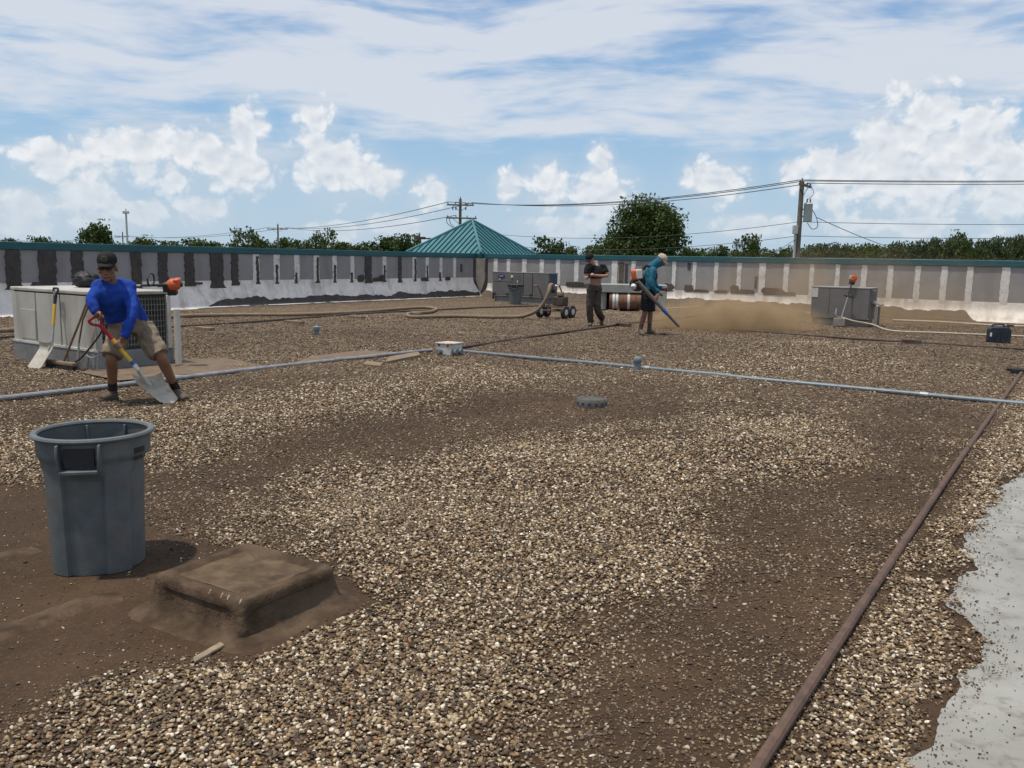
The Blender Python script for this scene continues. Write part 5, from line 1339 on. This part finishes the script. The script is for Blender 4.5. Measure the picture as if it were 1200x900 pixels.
# ------------------------------------------------------------------ utility poles and wires
M_pole = mat('weathered_pole', (.16, .13, .105), .9, var=.2, scale=3, bump=.4, bscale=20, dirt=(.09, .07, .055), dirt_amt=.5, streak=True)
M_wire = mat('dark_wire', (.05, .05, .052), .6); M_trafo = mat('transformer_grey', (.42, .43, .43), .5, var=.05); M_ins = mat('insulator', (.10, .06, .045), .35)
def upole(px, top_py, Yd, label, arms, base_r=.17, group=None, arm_dir=None, metal=False):
    """arms: list of (drop below the top, length, shift)"""
    tp = P(px, top_py, Yd); base = Vector((tp.x, tp.y, LOW)); root = thing('utility_pole' if not metal else 'light_pole', label, 'pole', base, group)
    MB().tube([base-Z*.3, base.lerp(tp, .5), tp], [base_r, base_r*.86, base_r*.68], 12).build('shaft', M_pole if not metal else M_trafo, root)
    ad = (arm_dir or Vector((1, -.25, 0))).normalized(); nn_ = Vector((-ad.y, ad.x, 0)); att = []
    for (dz, ln, sh) in arms:
        c = tp-Z*dz+ad*sh-nn_*(base_r*.8)
        ar = MB().box(c, (ln, .10, .12), ad, nn_, Z).build('crossarm', M_pole, root, bevel=.01)
        MB().tube([c-ad*ln*.28-Z*.04, tp-Z*(dz+.55)-nn_*base_r*.7], .02, 6).tube([c+ad*ln*.28-Z*.04, tp-Z*(dz+.55)-nn_*base_r*.7], .02, 6).build('brace', M_galv, ar)
        for f in (-.46, -.18, .18, .46):
            ip = c+ad*ln*f+Z*.06; MB().lathe([(.02, 0), (.045, .04), (.03, .07), (.05, .11), (.02, .16), (0, .17)], ip, 10).build('insulator', M_ins, ar); att.append(ip+Z*.16)
    MB().lathe([(.02, 0), (.05, .05), (.03, .09), (.05, .13), (0, .2)], tp, 10).build('top_insulator', M_ins, root); att.append(tp+Z*.19)
    return root, tp, att
p1, t1_, a1 = upole(940, 212, 50, 'tall weathered utility pole carrying a grey transformer can behind the right parapet', [(.25, 2.4, .15)], .19, arm_dir=Vector((.55, .83, 0)))
tcn = t1_+Vector((.42, -.10, -1.75))
tr = MB().lathe([(0, -.55), (.22, -.55), (.24, -.5), (.24, .42), (.26, .45), (.2, .52), (0, .55)], tcn, 20).build('transformer', M_trafo, p1)
for q in (-.09, .09): MB().lathe([(.03, .5), (.05, .56), (.03, .62), (.05, .68), (.02, .76), (0, .77)], tcn+Vector((q, 0, 0)), 8).build('bushing', M_ins, tr)
MB().box(t1_+Vector((.16, -.06, -1.6)), (.25, .06, .08)).box(t1_+Vector((.16, -.06, -2.0)), (.25, .06, .08)).build('bracket', M_galv, p1)
MB().box(t1_+Vector((-.27, -.16, -2.75)), (.28, .2, .5)).build('meter_box', M_trafo, p1, bevel=.02)
MB().tube([t1_+Vector((-.22, -.1, -3.0)), t1_+Vector((-.22, -.1, -8.0))], .075, 10).build('riser_conduit', M_trafo, p1)
MB().tube(smooth_path([tcn+Vector((.2, 0, .2)), tcn+Vector((.48, -.05, -.3)), tcn+Vector((.6, 0, -.8)), tcn+Vector((.3, 0, -.95)), tcn+Vector((.0, 0, -.6))], 6), .02, 6).tube(smooth_path([tcn+Vector((-.05, 0, .7)), tcn+Vector((.25, 0, 1.1)), t1_+Vector((.35, 0, -.1))], 5), .015, 6).build('drop_loop', M_wire, p1)
p2, t2_, a2 = upole(539.5, 233, 71, 'weathered utility pole with two crossarms rising behind the teal pyramid roof', [(.5, 2.2, 0), (1.55, 2.5, .1)], .16, arm_dir=Vector((1, .1, 0)))
for q in (-.6, -.35, .45): MB().tube(smooth_path([t2_+Vector((q-.5, -.2, -1.5)), t2_+Vector((q-.42, -.2, -2.0)), t2_+Vector((q*.3-.1, -.1, -2.5))], 5), .025, 6).lathe([(.05, -.9), (.05, -.65)], t2_+Vector((q, -.15, 0)), 8).build('fuse_cutout', M_wire, p2)
p3, t3_, a3 = upole(325.5, 263, 130, 'distant single crossarm utility pole behind the streaked left parapet', [(.7, 3.4, 0)], .17)
p4, t4_, a4 = upole(143.5, 272, 190, 'far off utility pole beside the bare metal light pole', [(1.0, 3.6, 0)], .17)
p5, t5_, a5 = upole(12, 278.5, 240, 'farthest utility pole with a long crossarm over the left treetops', [(.8, 7.5, -1.5)], .2)
lp, lt, _ = upole(147.5, 247, 85, 'bare grey metal light pole with a lamp cluster at its top', [], .13, metal=True)
for q in (-.22, 0, .22): MB().box(lt+Vector((q*.8, -.1*abs(q), -.15)), (.22, .24, .26)).build('lamp_head', M_trafo, lp, bevel=.03)
fl_t = P(503, 279.5, 55); fl_b = Vector((fl_t.x, fl_t.y, LOW))
fl = thing('light_pole', 'dark parking light pole with flat lamp heads beside the teal pyramid roof', 'light', fl_b)
MB().tube([fl_b, fl_t], .07, 10).build('shaft', M_darkpipe, fl)
MB().box(fl_t+Vector((-.55, 0, .02)), (.62, .34, .16)).build('lamp_head', M_darkpipe, fl, bevel=.03)
MB().box(fl_t+Vector((.6, 0, .02)), (.62, .34, .16)).build('lamp_head', M_darkpipe, fl, bevel=.03)
MB().tube([fl_t+Vector((-.3, 0, 0)), fl_t+Vector((.4, 0, 0))], .045, 8).build('arm', M_darkpipe, fl)
p0, t0_, a0 = upole(1760, 196, 52, 'weathered utility pole beyond the right end of the parapet', [(.25, 2.4, .15)], .19, arm_dir=Vector((.3, .95, 0)))
def wire(a, b_, sag, r=.018, label='', group='power lines strung between the poles'):
    pts = [a.lerp(b_, k/24)-Z*sag*4*(k/24)*(1-k/24) for k in range(25)]
    return single(MB().tube(pts, r, 5), 'power_line', M_wire, label, 'wire', pts[12], group)
lab = 'thin dark power line hanging between '
for i in (0, 1, 3): wire(a0[i], a1[i], .35, .022, lab+'the transformer pole and the pole beyond the right end', 'right power lines')
for i in (0, 1, 3): wire(a1[i], a2[i], .7, .024, lab+'the transformer pole and the pole behind the teal roof', 'middle power lines')
for i in (0, 3, 5): wire(a2[i], a3[min(i, 3)], .8, .028, 'thin dark power line from the pole behind the teal roof to the single crossarm pole', 'left power lines')
for i in (0, 3): wire(a3[i], a4[i], .9, .03, lab+'the distant single crossarm pole and the far off pole', 'far power lines')
for i in (0, 3): wire(a4[i], a5[i], .9, .04, lab+'the two farthest poles', 'farthest power lines')
for k, dz in enumerate((2.3, 3.1, 4.3)):
    wire(t0_-Z*dz, t1_-Z*dz, .5, .016, 'thin service cable low on the transformer pole leading right', 'low cables right'); wire(t1_-Z*dz, t2_-Z*(dz+.2), .8, .016, 'thin service cable from low on the transformer pole to the teal roof pole', 'low cables left')
wire(tcn+Vector((.55, 0, -.3)), P(1075, 300, 62), .15, .02, 'service drop slanting down from the transformer to the right', None) 
wire(t1_-Z*3.2, P(885, 310, 48), .0, .014, 'guy wire slanting down to the left of the transformer pole', None)

# ------------------------------------------------------------------ trees beyond the parapet
def leaf_mat(name, a, b_):
    m = bpy.data.materials.new(name); m.use_nodes = True
    t = NT(m.node_tree); bs = t.n['Principled BSDF']; co = t.node('ShaderNodeTexCoord').outputs['Object']
    inf = t.node('ShaderNodeObjectInfo').outputs['Random']
    c = t.mix(t.ramp(t.noise(co, .9, 4, .6), .3, .7), a, b_)
    c = t.mix(t.math('MULTIPLY', t.noise(co, 9, 2, .5), .5), c, tuple(q*.55 for q in a))
    c = t.mix(t.math('MULTIPLY', inf, .45), c, (b_[0]*1.35, b_[1]*1.12, b_[2]*.8))
    t.put(bs.inputs['Base Color'], c); bs.inputs['Roughness'].default_value = .6; bs.inputs['Specular IOR Level'].default_value = .25
    tr = t.node('ShaderNodeBsdfTranslucent'); t.put(tr.inputs[0], c)
    mx = t.node('ShaderNodeMixShader'); mx.inputs[0].default_value = .25; t.l.new(bs.outputs[0], mx.inputs[1]); t.l.new(tr.outputs[0], mx.inputs[2])
    t.l.new(mx.outputs[0], t.n['Material Output'].inputs[0])
    return m
LEAF = [leaf_mat('dark_oak_leaf', (.026, .050, .014), (.062, .098, .026)), leaf_mat('mid_green_leaf', (.032, .060, .016), (.072, .110, .030)), leaf_mat('haze_tinted_green_leaf', (.046, .070, .032), (.082, .112, .050))]  # last leaf colour is lightened: distance haze put into the colour
M_bark = mat('bark', (.075, .058, .045), .9, var=.25, scale=3, bump=.6, bscale=8)
def tree_mesh(seed, h=12.0, wd=9.0, crown0=.28, leaf=.30, nclump=150, per=48, shape=1.0, gap=.0):
    """(trunk mesh, crown mesh) of a tree h tall standing at the origin"""
    r = np.random.default_rng(seed); tb = MB()
    lean = Vector((r.uniform(-.03, .03)*h, r.uniform(-.03, .03)*h, 0))
    trunk = smooth_path([Vector((0, 0, -.3)), Vector((0, 0, h*.2))+lean*.3, Vector((0, 0, h*.5))+lean*.8, Vector((0, 0, h*.85))+lean], 4)
    tb.tube(trunk, [h*.028*(1-.85*i/(len(trunk)-1)) for i in range(len(trunk))], 8)
    cents = []
    zc = h*(crown0+(1-crown0)*.48); rz = h*(1-crown0)*.52
    lobes = [(r.uniform(-.55, .55), r.uniform(-.55, .55), r.uniform(-.5, .65), r.uniform(.36, .60)) for _ in range(11)]+[(0, 0, .45, .58), (0, 0, -.1, .7)]
    while len(cents) < nclump:
        lx, ly, lz, lr = lobes[r.integers(len(lobes))]
        v = r.normal(size=3); v /= np.linalg.norm(v); q = lr*(r.uniform(.55, 1.0)**.6)
        x, y, z = lx+v[0]*q, ly+v[1]*q, lz+v[2]*q*.85
        if z < -.95 or z > 1.0: continue
        tap = 1.0-.35*max(0, z)**1.6*shape
        if math.hypot(x, y) > 1.02*tap: continue
        cents.append((x*wd/2, y*wd/2, zc+z*rz))
    cents = np.array(cents)
    for k in range(9):
        e = Vector(cents[r.integers(len(cents))]); s0 = trunk[int(r.integers(5, len(trunk)-2))]
        if e.z < s0.z: s0 = trunk[4]
        tb.tube([s0, s0.lerp(e, .5)+Vector((0, 0, -.04*h)), e], [h*.012, h*.008, h*.003], 6)
    n = nclump*per; c = np.repeat(cents, per, 0)
    cr = wd*.072*r.uniform(.7, 1.4, nclump); c = c+np.clip(r.normal(size=(n, 3)), -1.5, 1.5)*np.repeat(cr, per)[:, None]*np.array([1, 1, .7])
    nr = r.normal(size=(n, 3))+np.array([0, 0, .8]); nr /= np.linalg.norm(nr, axis=1)[:, None]
    a = np.cross(nr, r.normal(size=(n, 3))); a /= np.linalg.norm(a, axis=1)[:, None]; b_ = np.cross(nr, a)
    sz = leaf*r.uniform(.55, 1.35, n)[:, None]
    vs = np.stack([c-a*sz*.5, c-b_*sz*.32, c+a*sz*.6, c+b_*sz*.32], 1).reshape(-1, 3)
    fs = np.arange(n*4).reshape(-1, 4)
    cm = bpy.data.meshes.new('crown'); cm.from_pydata(vs.tolist(), [], fs.tolist())
    return tb.mesh('trunk', smooth=50), cm
def place_tree(name, meshes, m, base, sx, sz, rz, label, group=None):
    o = thing(name, label, 'tree', base, group); o.scale = (sx, sx, sz); o.rotation_euler.z = rz
    for nm, me in zip(('trunk', 'crown'), meshes):
        if not me.materials: me.materials.append(M_bark if nm == 'trunk' else m)
        c = bpy.data.objects.new(nm, me); COL.objects.link(c); c.parent = o
        if nm == 'crown' and me.materials[0] != m:
            c.material_slots[0].link = 'OBJECT'; c.material_slots[0].material = m
    return o
def tree_at(px, top, wpx, Yd, meshes, H0, W0, m, label, group=None, name='tree'):
    tp = P(px, top, Yd); h = tp.z-LOW; wd = wpx/FPX*Yd
    return place_tree(name, meshes, m, Vector((tp.x, tp.y, LOW)), wd/W0, h/H0, random.uniform(0, 6.28), label, group)
BIGT = tree_mesh(3, 14, 11, .18, .36, 330, 110, 1.0)
T = [tree_mesh(10+i, 12, 9, .10+.06*(i % 3), .60, 150, 46, .6+.3*(i % 2)) for i in range(5)]
SP = tree_mesh(31, 12, 9, .35, .55, 60, 26, .6)
tree_at(753, 231.5, 104, 95, BIGT, 14, 11, LEAF[0], 'big broad dark green oak standing tall behind the two workers')
tree_at(640, 275, 52, 105, T[0], 12, 9, LEAF[0], 'rounded dark tree just right of the teal pyramid roof')
tree_at(112, 264, 46, 120, T[1], 12, 9, LEAF[0], 'rounded dark tree left of the bare metal light pole')
tree_at(290, 268, 40, 130, SP, 12, 9, LEAF[1], 'thin sparse tree near the distant single crossarm pole')
tree_at(376, 269, 34, 130, SP, 12, 9, LEAF[0], 'dark loose crowned tree to the right of the single crossarm pole')
tree_at(478, 276, 36, 125, T[2], 12, 9, LEAF[0], 'dark rounded tree just left of the flat lamp heads')
tree_at(877, 276, 32, 115, T[3], 12, 9, LEAF[0], 'dark upright tree left of the transformer pole')
LT = [(-60,278),(-25,281),(14,281),(47,278),(78,283),(138,284),(165,281),(192,282),(222,279),(250,282),(268,283),(308,281),(330,279),(352,282),(402,282),(428,281),(453,279),(500,283),(520,284)]
for i, (x, y) in enumerate(LT):
    tree_at(x, y+random.uniform(-1, 1.5), random.uniform(34, 46), random.uniform(140, 175), T[i % 5], 12, 9, LEAF[i % 2], 'dark green tree in the distant row behind the streaked left parapet', 'distant trees left')
MT = [(600,292),(668,290),(690,287),(700,291),(806,291),(824,292),(848,289),(862,293),(900,289),(918,292),(935,291)]
for i, (x, y) in enumerate(MT):
    tree_at(x, y, random.uniform(24, 34), random.uniform(135, 165), T[(i+2) % 5], 12, 9, LEAF[1], 'low green tree behind the right parapet between the oak and the transformer pole', 'distant trees middle')
x = 955
while x < 1330:
    y = float(np.interp(x, [955, 985, 1030, 1075, 1110, 1130, 1150, 1180, 1200, 1330], [286, 288, 287, 284, 279, 276, 280, 278, 276, 272]))
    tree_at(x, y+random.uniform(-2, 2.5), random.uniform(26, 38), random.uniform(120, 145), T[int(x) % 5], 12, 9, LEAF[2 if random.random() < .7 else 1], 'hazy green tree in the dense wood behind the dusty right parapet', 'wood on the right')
    x += random.uniform(11, 15)
x = -80
while x < 1340:
    yy = 289 if x < 560 else (297 if x < 950 else 289)
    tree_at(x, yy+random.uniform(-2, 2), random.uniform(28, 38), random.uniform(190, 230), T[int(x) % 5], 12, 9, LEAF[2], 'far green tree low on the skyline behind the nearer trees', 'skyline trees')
    x += random.uniform(20, 26)

# ------------------------------------------------------------------ gravel: real stones on the near roof
def stone_mat():
    m = bpy.data.materials.new('river_gravel'); m.use_nodes = True
    t = NT(m.node_tree); b = t.n['Principled BSDF']
    a = t.node('ShaderNodeAttribute', attribute_name='tint', attribute_type='INSTANCER')
    co = t.node('ShaderNodeTexCoord').outputs['Object']
    n1 = t.noise(co, 2.0, 4, .6)
    c = t.mix(t.ramp(n1, .35, .75, 0, .45), a.outputs['Color'], (.075, .052, .034))
    t.put(b.inputs['Base Color'], c); b.inputs['Roughness'].default_value = .72; b.inputs['Specular IOR Level'].default_value = .3
    return m
SM = stone_mat()
pebs = []
pc = bpy.data.collections.new('gravel_stones')
for k in range(10):
    bm = bmesh.new(); bmesh.ops.create_icosphere(bm, subdivisions=2, radius=.5); r = np.random.default_rng(100+k)
    ax = r.uniform(.75, 1.25, 3)*np.array([1.15, .95, .62]); off = r.uniform(-5, 5, 3); cuts = [(r.normal(size=3), r.uniform(.30, .42)) for _ in range(5)]
    for v in bm.verts:
        co = np.array(v.co)
        for nrm, dd in cuts:
            nrm = nrm/np.linalg.norm(nrm); ex = co.dot(nrm)-dd
            if ex > 0: co = co-nrm*ex*.8
        v.co = Vector(co*ax*(1+.12*math.sin(co[0]*7+off[0])*math.cos(co[1]*6+off[1])))
    me = bpy.data.meshes.new('stone'); bm.to_mesh(me); bm.free(); me.shade_smooth(); me.materials.append(SM)
    ob = bpy.data.objects.new('stone', me); pc.objects.link(ob); pebs.append(ob)
pts = []
for (d0, d1, dn, sc) in ((1.3, 3.2, 11000, .88), (3.2, 5.5, 8200, .96), (5.5, 8.5, 4600, 1.12), (8.5, 12, 2400, 1.28), (12, 17, 1000, 1.6), (17, 23, 330, 1.9)):
    wid = 2*(.64*d1+.8); n = int((d1-d0)*wid*dn)
    x = rng.uniform(-wid/2, wid/2, n); y = rng.uniform(d0, d1, n); k = np.abs(x) < .64*y+.8
    pts.append(np.stack([x[k], y[k], np.full(k.sum(), sc)], 1))
pts = np.concatenate(pts); x, y, sc = pts.T
cv_ = cover(x, y); md = sd_poly(x+(fbm(x*6, y*6, 3, 3)-.5)*.25, y+(fbm(x*6+3, y*6, 9, 3)-.5)*.25, MEMB); bd = sd_poly(x, y, BARE)
pr = .32+.68*cv_**1.3
pr = np.where(bd > .02, .07+.12*np.exp(-np.maximum(bd, 0)/.14), pr)
pr = np.where(md > -.02, .006+.40*np.exp(-np.maximum(md, 0)/.07), pr)
band = sstep(-.34, -.10, md)*(1-sstep(-.02, .0, md))*sstep(.45, .60, fbm(x*1.1+2, y*1.1, 17, 2)); pr = pr*(1-.88*band)
keep = rng.random(len(x)) < pr
hl = (np.stack([x, y], 1)-np.array([hcen.x, hcen.y])); hu = np.abs(hl@np.array([hx.x, hx.y])); hv = np.abs(hl@np.array([hy.x, hy.y]))
keep &= ~((hu < LX+.10) & (hv < LY+.10)); keep &= ((x-bin_base.x)**2+(y-bin_base.y)**2) > .235**2
keep &= ~((hu < LX+.16) & (hv < LY+.16) & (rng.random(len(x)) < .7))
dpp = gh(694, 479); keep &= ((x-dpp.x)**2+(y-dpp.y-.14)**2) > .18**2
x, y, sc, cv_, md, bd = (q[keep] for q in (x, y, sc, cv_, md, bd)); N = len(x)
size = sc*.0128*np.exp(rng.normal(0, .36, N))*(.66+.34*np.minimum(1, cv_*1.2)); size = np.where(bd > 0, size*np.where(rng.random(N) < .3, 1.0, .6), size); size = np.where(md > 0, size*.5, size)
size = np.minimum(size, .0215*sc)
z = np.where(md > -.02, .008, height(x, y))+size*np.where(bd > 0, .22, .10+.16*rng.random(N))+np.where(cv_ > .6, rng.random(N)*.007, 0)
pal = np.array([(.30, .215, .125), (.21, .145, .083), (.135, .092, .055), (.47, .385, .27), (.66, .59, .48), (.085, .06, .04), (.045, .034, .026), (.26, .135, .065), (.17, .15, .125), (.36, .26, .14)])
wts = np.array([.13, .16, .19, .13, .085, .16, .10, .02, .025, .04]); wts /= wts.sum()
colr = pal[rng.choice(len(pal), N, p=wts)]*rng.uniform(.78, 1.15, (N, 1))*np.array([1.02, .99, .955])
dirtc = np.array([.062, .038, .0225]); f = np.clip(.78-.80*cv_, .03, .78)+rng.uniform(-.35, .15, N); f = np.where(bd > 0, np.where(rng.random(N) < .42, .05, .75), f); f = np.where(md > 0, .25, f)
f = f+.22*sstep(9, 15, y); f = np.clip(f, 0, .9)[:, None]; colr = colr*(1-f)+dirtc*f
dk = (md > 0) & (rng.random(N) < .6); colr[dk] = np.array([.06, .048, .038])
me = bpy.data.meshes.new('gravel'); me.vertices.add(N); me.vertices.foreach_set('co', np.stack([x, y, z], 1).astype(np.float32).ravel())
def attr(nm, typ, arr, key='value'):
    a = me.attributes.new(nm, typ, 'POINT'); a.data.foreach_set(key, arr.astype(np.float32 if typ != 'INT' else np.int32).ravel())
attr('size', 'FLOAT', size); attr('rot', 'FLOAT_VECTOR', np.stack([rng.normal(0, .35, N), rng.normal(0, .35, N), rng.uniform(0, 6.28, N)], 1), 'vector')
attr('tint', 'FLOAT_COLOR', np.concatenate([colr, np.ones((N, 1))], 1), 'color'); attr('pick', 'INT', rng.integers(0, 10, N))
gv = bpy.data.objects.new('gravel', me); COL.objects.link(gv); tag(gv, 'loose tan, cream and brown river gravel spread over the roof', kind='stuff')
ng = bpy.data.node_groups.new('gravel_scatter', 'GeometryNodeTree')
ng.interface.new_socket('Geometry', in_out='INPUT', socket_type='NodeSocketGeometry'); ng.interface.new_socket('Geometry', in_out='OUTPUT', socket_type='NodeSocketGeometry')
gi = ng.nodes.new('NodeGroupInput'); go = ng.nodes.new('NodeGroupOutput')
m2p = ng.nodes.new('GeometryNodeMeshToPoints'); iop = ng.nodes.new('GeometryNodeInstanceOnPoints'); ci = ng.nodes.new('GeometryNodeCollectionInfo')
ci.inputs['Collection'].default_value = pc; ci.inputs['Separate Children'].default_value = True; ci.inputs['Reset Children'].default_value = True
def na(nm, dt):
    q = ng.nodes.new('GeometryNodeInputNamedAttribute'); q.data_type = dt; q.inputs['Name'].default_value = nm; return q.outputs['Attribute']
ng.links.new(gi.outputs[0], m2p.inputs['Mesh']); ng.links.new(m2p.outputs[0], iop.inputs['Points']); ng.links.new(ci.outputs[0], iop.inputs['Instance'])
iop.inputs['Pick Instance'].default_value = True
ng.links.new(na('pick', 'INT'), iop.inputs['Instance Index'])
e2r = ng.nodes.new('FunctionNodeEulerToRotation'); ng.links.new(na('rot', 'FLOAT_VECTOR'), e2r.inputs[0]); ng.links.new(e2r.outputs[0], iop.inputs['Rotation'])
ng.links.new(na('size', 'FLOAT'), iop.inputs['Scale']); ng.links.new(iop.outputs[0], go.inputs[0])
md_ = gv.modifiers.new('scatter', 'NODES'); md_.node_group = ng
print('stones', N)

# ------------------------------------------------------------------ dust in the air
def dust(name, c, r_, dens, label, colr=(.92, .62, .34), seed=0, nscale=2.2, soft=1.0):
    o = single(MB().ell((0, 0, 0), (1, 1, 1), n=28, m=18), name, None or bpy.data.materials.new(name), label, None, (0, 0, 0)); o.location = c; o.scale = r_; o['kind'] = 'stuff'
    m = o.data.materials[0]; m.use_nodes = True; t = NT(m.node_tree); t.n.clear()
    tcn_ = t.node('ShaderNodeTexCoord').outputs['Object']
    fall = t.ramp(t.vmath('LENGTH', tcn_), 1.0, .15)
    n_ = t.noise(t.vmath('ADD', t.vmath('MULTIPLY', tcn_, tuple(r_)), (seed*3.1, 0, 0)), nscale, 4, .6)
    dn = t.math('MULTIPLY', t.math('MULTIPLY', fall, t.ramp(n_, .32, .72)), dens)
    pv_ = t.node('ShaderNodeVolumePrincipled'); pv_.inputs['Color'].default_value = (*colr, 1); t.put(pv_.inputs['Density'], dn); pv_.inputs['Anisotropy'].default_value = .3
    out = t.node('ShaderNodeOutputMaterial'); t.l.new(pv_.outputs[0], out.inputs['Volume'])
    m.cycles.volume_step_rate = 2.0 if hasattr(m, 'cycles') and hasattr(m.cycles, 'volume_step_rate') else 1.0
    return o
dc = gh(850, 386)
dust('dust_cloud', dc+Vector((.15, 0, .10)), (2.6, 1.3, .80), 7.5, 'dense tan dust puff kicked up in front of the blower nozzle', seed=1)
dust('dust_cloud', gh(960, 380)+Vector((1.8, 1.8, .5)), (6.8, 3.6, 1.8), .30, 'thin tan dust drifting round the right rooftop unit toward the parapet', seed=2, nscale=.7)
